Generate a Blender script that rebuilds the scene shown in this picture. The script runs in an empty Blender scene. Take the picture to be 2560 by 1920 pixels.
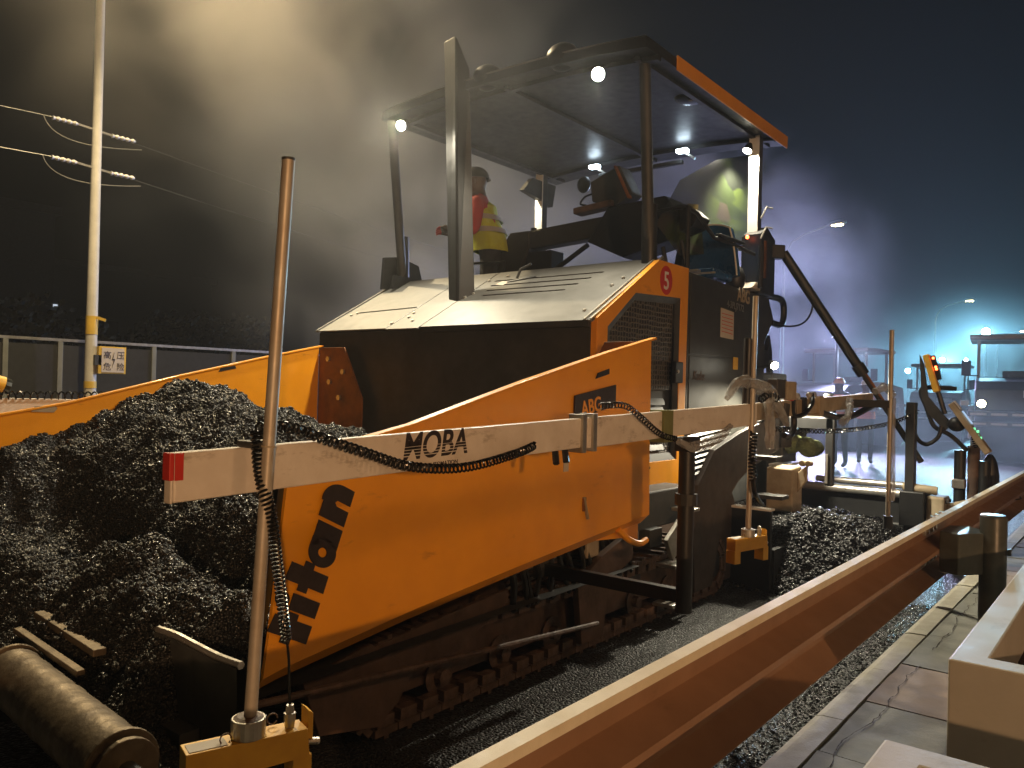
import bpy, bmesh, math, random
import numpy as np
from mathutils import Vector, Matrix, noise
rnd = random.Random(7)
R = math.radians
SC = bpy.context.scene
COL = SC.collection

# ------------------------------------------------------------------ camera
CAM_Z = 1.4
cd = bpy.data.cameras.new('camera'); cam = bpy.data.objects.new('camera', cd); COL.objects.link(cam)
cd.lens = 28.125; cd.sensor_width = 36; cd.clip_start = 0.05; cd.clip_end = 900
_y, _p, _r = R(38.6), R(0.35), R(1.4)
fw = Vector((-math.sin(_y)*math.cos(_p), math.cos(_y)*math.cos(_p), math.sin(_p)))
r0 = Vector((math.cos(_y), math.sin(_y), 0)); u0 = r0.cross(fw)
rt = r0*math.cos(_r) + u0*math.sin(_r); upv = u0*math.cos(_r) - r0*math.sin(_r)
cam.matrix_world = Matrix(((rt.x, upv.x, -fw.x, 0), (rt.y, upv.y, -fw.y, 0), (rt.z, upv.z, -fw.z, CAM_Z), (0, 0, 0, 1)))
SC.camera = cam
def at(px, py, X=None, Y=None, Z=None, D=None):
    """real-world point on the plane X=, Y= or Z= (metres) that a measured direction meets"""
    d = fw + rt*((px-1280)/2000) - upv*((py-960)/2000)
    t = X/d.x if X is not None else Y/d.y if Y is not None else (Z-CAM_Z)/d.z if Z is not None else D
    return Vector((0, 0, CAM_Z)) + d*t

# ------------------------------------------------------------------ world, exposure
w = bpy.data.worlds.new('World'); SC.world = w; w.use_nodes = True
nt = w.node_tree; bg = nt.nodes['Background']
sky = nt.nodes.new('ShaderNodeTexSky'); sky.sky_type = 'NISHITA'; sky.sun_disc = False
sky.sun_elevation = R(3); sky.sun_rotation = R(200)
nt.links.new(sky.outputs[0], bg.inputs[0]); bg.inputs[1].default_value = 0.00003
SC.view_settings.view_transform = 'Standard'; SC.view_settings.look = 'None'
SC.view_settings.exposure = 0; SC.view_settings.gamma = 1
SC.render.engine = 'CYCLES'
SC.cycles.volume_bounces = 0; SC.cycles.max_bounces = 6; SC.cycles.transparent_max_bounces = 12
SC.cycles.volume_step_rate = 3; SC.cycles.volume_max_steps = 64
SC.cycles.use_denoising = True
SC.cycles.sample_clamp_indirect = 3.0

def link(o, parent=None):
    COL.objects.link(o)
    if parent is not None: o.parent = parent
    return o
def lamp(kind, name, loc, power, color, target=None, size=0.1, spot=None, blend=.4, parent=None):
    L = bpy.data.lights.new(name, kind); L.energy = power; L.color = color
    if kind == 'AREA': L.size = size
    else: L.shadow_soft_size = size
    if kind == 'SPOT': L.spot_size = R(spot); L.spot_blend = blend
    o = bpy.data.objects.new(name, L); o.location = loc
    if target is not None:
        o.rotation_euler = (Vector(target)-Vector(loc)).to_track_quat('-Z', 'Y').to_euler()
    return link(o)
WARM = (1, .79, .46); AMBER = (1, .56, .27); WHITE = (1, .90, .68); COOL = (.45, .72, 1)
# the place's own lamps (lanterns built further down) and added fill lights
lamp('SPOT', 'street_light_far_kerb', (-9.75, 5.0, 8.3), 3500, WARM, (-6.0, 4.6, 0), .12, 150, .6)
lamp('SPOT', 'amber_path_light', (6.0, -4.3, 2.25), 1400, AMBER, (-1.6, 3.5, 1.0), .06, 110, .5)
lamp('SPOT', 'near_kerb_fill_light', (7.0, 1.5, 6.3), 430, AMBER, (-2.0, 3.2, 0), .5, 70, .6)  # added amber fill for the dim track side
lamp('SPOT', 'canopy_light_near', (-2.95, 4.50, 3.53), 270, WHITE, (-3.3, 1.0, .6), .05, 150, .5)
lamp('SPOT', 'canopy_light_far', (-4.88, 4.50, 3.54), 270, WHITE, (-4.6, 1.0, .6), .05, 150, .5)
lamp('SPOT', 'canopy_light_rear_near', (-2.74, 6.59, 3.46), 190, WHITE, (-2.2, 7.4, .3), .04, 140, .5)
lamp('SPOT', 'canopy_light_rear_far', (-5.03, 6.5, 3.45), 40, WHITE, (-5.0, 8.0, .3), .04, 140, .5)
lamp('SPOT', 'side_work_light', (-2.30, 6.25, 1.62), 230, WHITE, (-1.95, 5.9, 0), .03, 150, .5)
lamp('SPOT', 'flood_near_roller', (-5.83, 41.2, 4.45), 6500, (.30, .74, 1), (-4, 30, 0), .15, 125, .6)
lamp('SPOT', 'flood_middle', (-7.3, 40, 3.2), 4500, (.28, .72, 1), (-5, 30, 0), .15, 125, .6)
lamp('SPOT', 'flood_in_steam', (-6.8, 22.3, 3.13), 5200, (.60, .56, 1), (-5, 14, .3), .15, 140, .6)

lamp('SPOT', 'road_fill_light', (-3.2, 20.9, 2.85), 1500, (.50, .76, 1), (-2.9, 12.5, 0), .08, 85, .8)  # added fill to brighten the far road, not a lamp on the roller
lamp('SPOT', 'road_fill_light', (-6.0, 22.6, 2.6), 2200, (.58, .72, 1), (-4.8, 14, 0), .08, 90, .8)  # second added fill over the far road

# ------------------------------------------------------------------ materials
def nmat(name):
    m = bpy.data.materials.new(name); m.use_nodes = True
    n = m.node_tree.nodes; return m, n, m.node_tree.links, n['Principled BSDF']
def mat(name, col, rough=.5, metal=0, var=.25, scale=6, bump=.15, bscale=60, bdist=.003, spec=.5, col2=None, emit=None, alpha=1, coat=0, detail=6, grime=None):
    m, n, l, b = nmat(name)
    tc = n.new('ShaderNodeTexCoord')
    ns = n.new('ShaderNodeTexNoise'); ns.inputs['Scale'].default_value = scale; ns.inputs['Detail'].default_value = detail; ns.inputs['Roughness'].default_value = .65
    l.new(tc.outputs['Object'], ns.inputs['Vector'])
    rp = n.new('ShaderNodeValToRGB'); rp.color_ramp.elements[0].position = .3; rp.color_ramp.elements[1].position = .72
    c2 = col2 if col2 else tuple(c*(1-var) for c in col)
    rp.color_ramp.elements[0].color = (*c2, 1); rp.color_ramp.elements[1].color = (*col, 1)
    l.new(ns.outputs[0], rp.inputs[0]); csock = rp.outputs[0]
    if grime:     # smears, splashes and streaks of dirt with their own outlines
        g1 = n.new('ShaderNodeTexNoise'); g1.inputs['Scale'].default_value = grime[0]; g1.inputs['Detail'].default_value = 9; g1.inputs['Roughness'].default_value = .72
        mpg = n.new('ShaderNodeMapping'); mpg.inputs['Scale'].default_value = (1, .55, 1.6); l.new(tc.outputs['Object'], mpg.inputs[0]); l.new(mpg.outputs[0], g1.inputs['Vector'])
        g2 = n.new('ShaderNodeMapRange'); g2.inputs['From Min'].default_value = grime[1]-.09; g2.inputs['From Max'].default_value = grime[1]+.03; g2.inputs['To Max'].default_value = .8; l.new(g1.outputs[0], g2.inputs[0])
        mg = n.new('ShaderNodeMixRGB'); mg.inputs[2].default_value = (*grime[2], 1); l.new(g2.outputs[0], mg.inputs[0]); l.new(csock, mg.inputs[1]); csock = mg.outputs[0]
    l.new(csock, b.inputs['Base Color'])
    mr = n.new('ShaderNodeMapRange'); mr.inputs['To Min'].default_value = max(0, rough-.12); mr.inputs['To Max'].default_value = min(1, rough+.15)
    n2 = n.new('ShaderNodeTexNoise'); n2.inputs['Scale'].default_value = scale*2.3; n2.inputs['Detail'].default_value = 4
    l.new(tc.outputs['Object'], n2.inputs['Vector']); l.new(n2.outputs[0], mr.inputs[0]); l.new(mr.outputs[0], b.inputs['Roughness'])
    b.inputs['Metallic'].default_value = metal; b.inputs['Specular IOR Level'].default_value = spec
    if bump:
        n3 = n.new('ShaderNodeTexNoise'); n3.inputs['Scale'].default_value = bscale; n3.inputs['Detail'].default_value = 5
        bp = n.new('ShaderNodeBump'); bp.inputs['Strength'].default_value = bump; bp.inputs['Distance'].default_value = bdist
        l.new(tc.outputs['Object'], n3.inputs['Vector']); l.new(n3.outputs[0], bp.inputs['Height']); l.new(bp.outputs[0], b.inputs['Normal'])
    if emit: b.inputs['Emission Color'].default_value = (*emit[:3], 1); b.inputs['Emission Strength'].default_value = emit[3]
    if coat: b.inputs['Coat Weight'].default_value = coat; b.inputs['Coat Roughness'].default_value = .15
    if alpha < 1: b.inputs['Alpha'].default_value = alpha
    return m
M = {}
M['orange'] = mat('orange_paint', (.82, .33, .005), .42, var=.18, scale=3, bump=.05, bscale=14, bdist=.01, col2=(.70, .27, .004), coat=.15, grime=(6, .70, (.34, .13, .015)))
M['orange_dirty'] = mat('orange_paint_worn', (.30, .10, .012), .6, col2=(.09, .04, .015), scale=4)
M['hood'] = mat('grey_hood_paint', (.130, .127, .118), .48, col2=(.095, .093, .086), scale=4, bump=.08, grime=(9, .70, (.05, .045, .04)))
M['dark'] = mat('dark_grey_steel', (.055, .055, .053), .5, scale=5, col2=(.028, .028, .027))
M['black'] = mat('black_steel', (.018, .018, .018), .42, scale=6)
M['door'] = mat('dark_body_paint', (.045, .044, .038), .42, scale=3, col2=(.028, .028, .025))
M['rubber'] = mat('black_rubber', (.012, .012, .012), .35, scale=20)
M['coil'] = mat('black_cable_sheath', (.010, .010, .010), .22, bump=0, spec=.6)
M['beam'] = mat('white_beam_paint', (.72, .66, .58), .42, col2=(.58, .51, .43), scale=9, bump=.04, grime=(11, .66, (.30, .24, .18)))
M['alu'] = mat('worn_aluminium', (.55, .54, .50), .35, metal=.8, scale=12, col2=(.38, .35, .30))
M['mast'] = mat('dull_galvanised_tube', (.52, .49, .42), .45, metal=.35, scale=10, col2=(.40, .33, .25), bump=.1)
M['roller'] = mat('worn_roller_steel', (.22, .17, .11), .48, metal=.5, scale=9, col2=(.07, .05, .032), bump=.5, bscale=30, bdist=.006)
M['steel'] = mat('bright_scuffed_steel', (.72, .70, .66), .30, metal=.75, scale=10, col2=(.52, .48, .42))
M['rust'] = mat('dusty_brown_steel', (.16, .095, .065), .7, scale=7, col2=(.07, .045, .034), bump=.25, bscale=45, bdist=.005)
M['rust2'] = mat('rusty_track_steel', (.20, .12, .08), .6, scale=14, col2=(.05, .032, .024), bump=.6, bscale=50, bdist=.008)
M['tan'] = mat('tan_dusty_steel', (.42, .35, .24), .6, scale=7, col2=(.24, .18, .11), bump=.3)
M['yellow'] = mat('yellow_paint', (.82, .47, .04), .4, scale=10, col2=(.66, .33, .03), bump=.05)
M['yellow2'] = mat('sensor_yellow', (.80, .50, .06), .45, scale=10, col2=(.62, .34, .03))
M['red'] = mat('red_paint', (.55, .03, .02), .45)
M['white'] = mat('white_print', (.75, .72, .68), .5, var=.1)
M['ink'] = mat('black_print', (.030, .020, .018), .5, var=.4, scale=30)
M['paper'] = mat('paper_notice', (.48, .42, .35), .7, var=.1, bump=0)
M['glass_dark'] = mat('dark_screen_glass', (.02, .022, .02), .15, bump=0)
M['blue'] = mat('dark_blue_vinyl', (.022, .085, .22), .28, scale=6, col2=(.015, .06, .16), bump=.2, bscale=120)
M['green_strap'] = mat('olive_webbing', (.16, .17, .06), .8, bump=.4, bscale=200)
M['moss'] = mat('dusty_green_cloth', (.16, .18, .07), .95, scale=14, col2=(.09, .11, .04), bump=.8, bscale=60, bdist=.02)
M['plastic'] = mat('wrinkled_plastic_film', (.42, .415, .40), .22, scale=8, bump=1, bscale=26, bdist=.02, alpha=.58)
M['concrete'] = mat('kerb_concrete', (.40, .37, .29), .75, scale=8, col2=(.26, .24, .19), bump=.4, bscale=80)
M['slab'] = mat('grey_paving', (.25, .245, .205), .85, scale=5, col2=(.15, .15, .13), bump=.35, bscale=70)
M['slab_red'] = mat('reddish_paving', (.30, .225, .17), .85, scale=5, col2=(.21, .165, .13), bump=.35, bscale=70)
M['planter'] = mat('planter_finish', (.44, .41, .35), .55, scale=4, col2=(.36, .335, .28), bump=.15, bscale=90, grime=(6, .68, (.26, .235, .19)))
M['soil'] = mat('planter_soil', (.045, .028, .018), .95, scale=20, bump=1, bscale=40, bdist=.04)
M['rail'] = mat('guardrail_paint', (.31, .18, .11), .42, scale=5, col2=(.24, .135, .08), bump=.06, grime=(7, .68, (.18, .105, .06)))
M['rail_top'] = mat('pale_lit_rail_edge', (.74, .66, .50), .5, scale=8, col2=(.58, .50, .36), bump=.05)  # lamp-lit rail top put into a pale colour
M['post'] = mat('guardrail_post_paint', (.10, .105, .09), .35, scale=9, col2=(.06, .065, .055), bump=.15)
M['pole'] = mat('concrete_lamp_pole', (.55, .52, .44), .6, scale=4, col2=(.42, .39, .33))
M['fence'] = mat('fence_rail_paint', (.16, .16, .13), .5)
M['arm'] = mat('dark_dusty_arm', (.075, .055, .045), .65, scale=6, col2=(.04, .032, .028), bump=.2, bscale=40)
M['mesh'] = mat('fence_sheet', (.012, .011, .009), .85)
M['leaf'] = mat('night_foliage', (.012, .015, .008), .95)
M['bark'] = mat('tree_bark', (.07, .05, .035), .9)
M['building'] = mat('building_facade', (.10, .10, .115), .8)
M['skin'] = mat('face_skin', (.15, .085, .05), .6, bump=0)
M['helmet'] = mat('dark_helmet', (.05, .045, .03), .35, bump=0)
M['helmet_y'] = mat('yellow_helmet', (.75, .42, .03), .35, bump=0)
M['shirt_red'] = mat('red_shirt', (.52, .045, .03), .85)
M['vest'] = mat('lime_vest', (.55, .62, .03), .8, col2=(.45, .48, .03), scale=8, bump=.4, bscale=14, bdist=.02)
M['vest_o'] = mat('orange_vest', (.75, .16, .03), .8)
M['reflect'] = mat('reflective_tape', (.42, .40, .36), .4)
M['trouser'] = mat('dark_trousers', (.035, .035, .04), .85, bump=.5, bscale=16, bdist=.02)
M['insulator'] = mat('white_porcelain', (.6, .58, .52), .3)
M['wire'] = mat('bare_wire', (.30, .29, .25), .4, metal=.6)
M['tape'] = mat('faded_yellow_tape', (.62, .40, .05), .6)
M['body_far'] = mat('machine_paint_grey', (.10, .12, .12), .5)
M['cream'] = mat('cream_machine_paint', (.50, .44, .32), .5)
def glow(name, col, s):
    m, n, l, b = nmat(name); b.inputs['Base Color'].default_value = (0.02, .02, .02, 1)
    b.inputs['Emission Color'].default_value = (*col, 1); b.inputs['Emission Strength'].default_value = s; return m
M['g_white'] = glow('lit_warm_lamp', (1, .93, .74), 60)
M['g_led'] = glow('lit_cool_led', (.70, .87, 1), 22)
M['g_soft'] = glow('lit_soft_lamp', (1, .93, .75), 14)
M['g_street'] = glow('lit_street_lantern', (1, .74, .30), 150)
M['g_flood'] = glow('lit_blue_flood', (.35, .88, 1), 300)
M['g_purple'] = glow('lit_violet_flood', (.80, .78, 1), 60)
M['g_head'] = glow('lit_headlamp', (1, .82, .42), 45)
M['g_red'] = glow('lit_red_lamp', (1, .12, .03), 12)
M['g_amber'] = glow('lit_amber_lantern', (1, .55, .22), 30)
M['g_screen'] = glow('lit_lcd', (.45, .62, .85), .9)
M['g_green'] = glow('lit_green_keys', (.25, 1, .45), 1.2)
M['g_dot'] = glow('lit_window', (.75, .85, 1), .8)

# hexagonal perforated grille: dark sheet with recessed cells
def grille_mat():
    m, n, l, b = nmat('hex_grille')
    tc = n.new('ShaderNodeTexCoord'); v = n.new('ShaderNodeTexVoronoi'); v.feature = 'DISTANCE_TO_EDGE'; v.inputs['Scale'].default_value = 30; v.inputs['Randomness'].default_value = .25
    l.new(tc.outputs['Object'], v.inputs['Vector'])
    rp = n.new('ShaderNodeValToRGB'); rp.color_ramp.elements[0].position = .12; rp.color_ramp.elements[1].position = .2
    rp.color_ramp.elements[0].color = (.09, .075, .055, 1); rp.color_ramp.elements[1].color = (.008, .008, .008, 1)
    l.new(v.outputs['Distance'], rp.inputs[0]); l.new(rp.outputs[0], b.inputs['Base Color']); b.inputs['Roughness'].default_value = .5
    bp = n.new('ShaderNodeBump'); bp.invert = True; bp.inputs['Distance'].default_value = .01; l.new(v.outputs['Distance'], bp.inputs['Height']); l.new(bp.outputs[0], b.inputs['Normal'])
    return m
M['grille'] = grille_mat()
def asphalt_mat(name, col, col2, rough, vs, bump, dist, spec=.5):
    m, n, l, b = nmat(name)
    tc = n.new('ShaderNodeTexCoord')
    v = n.new('ShaderNodeTexVoronoi'); v.inputs['Scale'].default_value = vs; l.new(tc.outputs['Object'], v.inputs['Vector'])
    ns = n.new('ShaderNodeTexNoise'); ns.inputs['Scale'].default_value = 1.3; ns.inputs['Detail'].default_value = 8; l.new(tc.outputs['Object'], ns.inputs['Vector'])
    rp = n.new('ShaderNodeValToRGB'); rp.color_ramp.elements[0].position = .3; rp.color_ramp.elements[1].position = .75
    rp.color_ramp.elements[0].color = (*col2, 1); rp.color_ramp.elements[1].color = (*col, 1); l.new(ns.outputs[0], rp.inputs[0])
    mx = n.new('ShaderNodeMixRGB'); mx.blend_type = 'MULTIPLY'; mx.inputs[0].default_value = .6
    sep = n.new('ShaderNodeSeparateColor'); l.new(v.outputs['Color'], sep.inputs[0])
    mr = n.new('ShaderNodeMapRange'); mr.inputs['To Min'].default_value = .35; mr.inputs['To Max'].default_value = 1.5; l.new(sep.outputs[0], mr.inputs[0])
    l.new(rp.outputs[0], mx.inputs[1]); l.new(mr.outputs[0], mx.inputs[2]); l.new(mx.outputs[0], b.inputs['Base Color'])
    mr2 = n.new('ShaderNodeMapRange'); mr2.inputs['To Min'].default_value = rough-.2; mr2.inputs['To Max'].default_value = rough+.25; l.new(sep.outputs[1], mr2.inputs[0]); l.new(mr2.outputs[0], b.inputs['Roughness'])
    b.inputs['Specular IOR Level'].default_value = spec
    bp = n.new('ShaderNodeBump'); bp.inputs['Strength'].default_value = bump; bp.inputs['Distance'].default_value = dist; bp.invert = True
    l.new(v.outputs['Distance'], bp.inputs['Height']); l.new(bp.outputs[0], b.inputs['Normal'])
    return m
M['road'] = asphalt_mat('road_asphalt', (.036, .036, .034), (.018, .018, .0175), .5, 85, 1, .012)
M['mix'] = asphalt_mat('hot_asphalt_mix', (.013, .0128, .0124), (.006, .006, .0058), .36, 110, .9, .008, .5)

# ------------------------------------------------------------------ helpers
def vol_mat(name, dens, col, noise_scale=None, lo=.45, hi=.75, aniso=.2, center=None, radii=None):
    m = bpy.data.materials.new(name); m.use_nodes = True; n = m.node_tree.nodes; l = m.node_tree.links
    n.remove(n['Principled BSDF']); out = n['Material Output']
    pv = n.new('ShaderNodeVolumePrincipled'); pv.inputs['Color'].default_value = (*col, 1); pv.inputs['Density'].default_value = dens; pv.inputs['Anisotropy'].default_value = aniso
    l.new(pv.outputs[0], out.inputs['Volume'])
    if noise_scale:
        tc = n.new('ShaderNodeTexCoord'); ns = n.new('ShaderNodeTexNoise'); ns.inputs['Scale'].default_value = noise_scale; ns.inputs['Detail'].default_value = 4; ns.inputs['Distortion'].default_value = .6
        l.new(tc.outputs['Object'], ns.inputs['Vector'])
        mr = n.new('ShaderNodeMapRange'); mr.inputs['From Min'].default_value = lo; mr.inputs['From Max'].default_value = hi; mr.interpolation_type = 'SMOOTHSTEP'
        l.new(ns.outputs[0], mr.inputs[0])
        # falloff towards the puff's edge (object space, unit-sphere shape scaled by the object)
        vm = n.new('ShaderNodeVectorMath'); vm.operation = 'LENGTH'
        mp = n.new('ShaderNodeMapping'); mp.vector_type = 'POINT'; mp.inputs['Scale'].default_value = tuple(1/r for r in radii)
        l.new(tc.outputs['Object'], mp.inputs['Vector']); l.new(mp.outputs[0], vm.inputs[0])
        m2 = n.new('ShaderNodeMapRange'); m2.inputs['From Min'].default_value = 1; m2.inputs['From Max'].default_value = .25; m2.interpolation_type = 'SMOOTHSTEP'
        l.new(vm.outputs['Value'], m2.inputs[0])
        a = n.new('ShaderNodeMath'); a.operation = 'MULTIPLY'; l.new(mr.outputs[0], a.inputs[0]); l.new(m2.outputs[0], a.inputs[1])
        c = n.new('ShaderNodeMath'); c.operation = 'MULTIPLY'; c.inputs[1].default_value = dens; l.new(a.outputs[0], c.inputs[0]); l.new(c.outputs[0], pv.inputs['Density'])
    return m
class MB:
    def __init__(s): s.v = []; s.f = []
    def add(s, vs, fs):
        k = len(s.v); s.v += [tuple(v) for v in vs]; s.f += [tuple(i+k for i in f) for f in fs]; return s
    def box(s, x0, x1, y0, y1, z0, z1):
        if x0 > x1: x0, x1 = x1, x0
        if y0 > y1: y0, y1 = y1, y0
        if z0 > z1: z0, z1 = z1, z0
        return s.add([(x0,y0,z0),(x1,y0,z0),(x1,y1,z0),(x0,y1,z0),(x0,y0,z1),(x1,y0,z1),(x1,y1,z1),(x0,y1,z1)],
              [(0,3,2,1),(4,5,6,7),(0,1,5,4),(1,2,6,5),(2,3,7,6),(3,0,4,7)])
    def bar(s, a, b, w, h=None, upd=(0, 0, 1)):
        """rectangular bar from a to b"""
        h = h or w; a = Vector(a); b = Vector(b); d = (b-a).normalized(); up_ = Vector(upd)
        if abs(d.dot(up_)) > .95: up_ = Vector((1, 0, 0))
        sx = d.cross(up_).normalized(); sz = sx.cross(d)
        vs = [p + sx*i*w/2 + sz*j*h/2 for p in (a, b) for i, j in ((-1,-1),(1,-1),(1,1),(-1,1))]
        return s.add(vs, [(3,2,1,0),(4,5,6,7),(0,1,5,4),(1,2,6,5),(2,3,7,6),(3,0,4,7)])
    def tube(s, pts, r, n=8, cap=True):
        pts = [Vector(p) for p in pts]; k = len(s.v); m = len(pts)
        rs = r if isinstance(r, (list, tuple)) else [r]*m
        t0 = (pts[1]-pts[0]).normalized(); up_ = Vector((0, 0, 1)) if abs(t0.z) < .9 else Vector((1, 0, 0))
        nx = t0.cross(up_).normalized()
        for i, p in enumerate(pts):
            t = (pts[min(i+1, m-1)]-pts[max(i-1, 0)]).normalized()
            nx = (nx - t*nx.dot(t)); nx = nx.normalized() if nx.length > 1e-6 else t.orthogonal().normalized()
            ny = t.cross(nx)
            for j in range(n):
                a = 2*math.pi*j/n; s.v.append(tuple(p + nx*math.cos(a)*rs[i] + ny*math.sin(a)*rs[i]))
        for i in range(m-1):
            for j in range(n):
                a = k+i*n+j; b = k+i*n+(j+1) % n; s.f.append((a, b, b+n, a+n))
        if cap: s.f.append(tuple(k+j for j in reversed(range(n)))); s.f.append(tuple(k+(m-1)*n+j for j in range(n)))
        return s
    def cyl(s, a, b, r, n=20, r2=None): return s.tube([a, b], [r, r2 if r2 is not None else r], n)
    def prism(s, poly, axis, a, b):
        """2-D polygon extruded along axis (0 x: poly is (y,z); 1 y: (x,z); 2 z: (x,y))"""
        def P(u, v, c): return [(c, u, v), (u, c, v), (u, v, c)][axis]
        n = len(poly); vs = [P(u, v, a) for u, v in poly] + [P(u, v, b) for u, v in poly]
        fs = [tuple(range(n)), tuple(range(2*n-1, n-1, -1))] + [(i, i+n, (i+1) % n+n, (i+1) % n) for i in range(n)]
        return s.add(vs, fs)
    def ball(s, c, r, nu=12, nv=8, sc=(1, 1, 1)):
        vs = [(c[0], c[1], c[2]+r*sc[2])]
        for i in range(1, nv):
            for j in range(nu):
                t = math.pi*i/nv; p = 2*math.pi*j/nu
                vs.append((c[0]+r*sc[0]*math.sin(t)*math.cos(p), c[1]+r*sc[1]*math.sin(t)*math.sin(p), c[2]+r*sc[2]*math.cos(t)))
        vs.append((c[0], c[1], c[2]-r*sc[2])); fs = [(0, 1+j, 1+(j+1) % nu) for j in range(nu)]
        for i in range(nv-2):
            for j in range(nu): a = 1+i*nu+j; b = 1+i*nu+(j+1) % nu; fs.append((a, a+nu, b+nu, b))
        l_ = len(vs)-1; fs += [(l_, l_-nu+(j+1) % nu, l_-nu+j) for j in range(nu)]
        return s.add(vs, fs)
    def mesh(s, name, m, smooth=False):
        me = bpy.data.meshes.new(name); me.from_pydata(s.v, [], s.f); me.validate()
        bm = bmesh.new(); bm.from_mesh(me); bmesh.ops.recalc_face_normals(bm, faces=bm.faces); bm.to_mesh(me); bm.free()
        me.materials.append(M[m] if isinstance(m, str) else m)
        if smooth: me.polygons.foreach_set('use_smooth', [True]*len(me.polygons))
        return me
    def build(s, name, m, parent=None, bevel=0, smooth=False, label=None, kind=None):
        o = bpy.data.objects.new(name, s.mesh(name, m, smooth)); link(o, parent)
        if bevel:
            b = o.modifiers.new('bevel', 'BEVEL'); b.width = bevel; b.segments = 2; b.limit_method = 'ANGLE'; b.angle_limit = R(40)
        if smooth:
            e = o.modifiers.new('edges', 'EDGE_SPLIT'); e.split_angle = R(38)
        if label: o['label'] = label
        if kind: o['kind'] = kind
        return o
def thing(name, label, cat, group=None, loc=(0, 0, 0), rotz=0):
    o = bpy.data.objects.new(name, None); o.location = loc; o.rotation_euler = (0, 0, rotz); link(o)
    o['label'] = label; o['category'] = cat
    if group: o['group'] = group
    o.empty_display_size = .1
    return o
def tag(o, label, cat, group=None):
    o['label'] = label; o['category'] = cat
    if group: o['group'] = group
    return o
def struct(o): o['kind'] = 'structure'; return o
def copy_tree(o, parent=None):
    c = o.copy(); COL.objects.link(c)
    if parent is not None: c.parent = parent
    for ch in list(o.children): copy_tree(ch, c)
    return c
def rep(name, me, locs, parent, rots=None):
    """alike pieces sharing one mesh, each its own object"""
    out = []
    for i, p in enumerate(locs):
        o = bpy.data.objects.new(name, me); o.location = p
        if rots: o.rotation_euler = rots[i]
        link(o, parent); out.append(o)
    return out
def text(name, body, size, m, mat4, parent, shear=0, off=0, ext=.001, xs=1.0, align='LEFT'):
    cu = bpy.data.curves.new(name, 'FONT'); cu.body = body; cu.size = size; cu.shear = shear; cu.offset = off; cu.extrude = ext; cu.align_x = align
    tmp = bpy.data.objects.new(name, cu); COL.objects.link(tmp); dg = bpy.context.evaluated_depsgraph_get(); dg.update()
    me = bpy.data.meshes.new_from_object(tmp.evaluated_get(dg)); bpy.data.objects.remove(tmp); me.name = name; me.materials.clear(); me.materials.append(M[m])
    o = bpy.data.objects.new(name, me); link(o, parent)
    o.matrix_world = mat4 @ Matrix.Diagonal((xs, 1, 1, 1)); return o
def plane_frame(origin, xdir, ydir):
    x = Vector(xdir).normalized(); z = x.cross(Vector(ydir)).normalized(); y = z.cross(x)
    return Matrix(((x.x, y.x, z.x, origin[0]), (x.y, y.y, z.y, origin[1]), (x.z, y.z, z.z, origin[2]), (0, 0, 0, 1)))
def coil_pts(path, turns, r, ppt=9):
    """helix of `turns` turns around a polyline path (smoothly resampled)"""
    P = [Vector(p) for p in path]; n = turns*ppt; seg = [(P[i+1]-P[i]).length for i in range(len(P)-1)]; L = sum(seg); out = []
    prev = None; nx = None
    for k in range(n+1):
        s = L*k/n; i = 0
        while i < len(seg)-1 and s > seg[i]: s -= seg[i]; i += 1
        p = P[i].lerp(P[i+1], min(1, s/seg[i])); t = (P[i+1]-P[i]).normalized()
        if nx is None: nx = t.orthogonal().normalized()
        nx = (nx - t*nx.dot(t)).normalized(); ny = t.cross(nx); a = 2*math.pi*k/ppt
        rr = r[0] + (r[1]-r[0])*k/n if isinstance(r, tuple) else r
        out.append(p + nx*math.cos(a)*rr + ny*math.sin(a)*rr)
    return out
def bez(p0, p1, p2, p3, n=14):
    p0, p1, p2, p3 = map(Vector, (p0, p1, p2, p3))
    return [p0*(1-t)**3 + p1*3*t*(1-t)**2 + p2*3*t*t*(1-t) + p3*t**3 for t in (i/n for i in range(n+1))]
def sag(a, b, d, n=16):
    a = Vector(a); b = Vector(b)
    return [a.lerp(b, i/n) - Vector((0, 0, 4*d*(i/n)*(1-i/n))) for i in range(n+1)]
def smoothpath(pts, n=6):
    """Catmull-Rom through points"""
    P = [Vector(p) for p in pts]; P = [P[0]*2-P[1]] + P + [P[-1]*2-P[-2]]; out = []
    for i in range(1, len(P)-2):
        for k in range(n):
            t = k/n; a, b, c, d = P[i-1], P[i], P[i+1], P[i+2]
            out.append(.5*((2*b) + (c-a)*t + (2*a-5*b+4*c-d)*t*t + (3*b-a-3*c+d)*t**3))
    out.append(P[-2]); return out

# ================================================================== SETTING: ground
g = MB(); g.add([(-60, -30, 0), (-1.04, -30, 0), (-1.04, 260, 0), (-60, 260, 0)], [(0, 1, 2, 3)])
struct(g.build('road', 'road'))
g = MB(); g.add([(-400, -200, -.03), (400, -200, -.03), (400, 500, -.03), (-400, 500, -.03)], [(0, 1, 2, 3)])
struct(g.build('ground', 'soil'))
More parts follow.
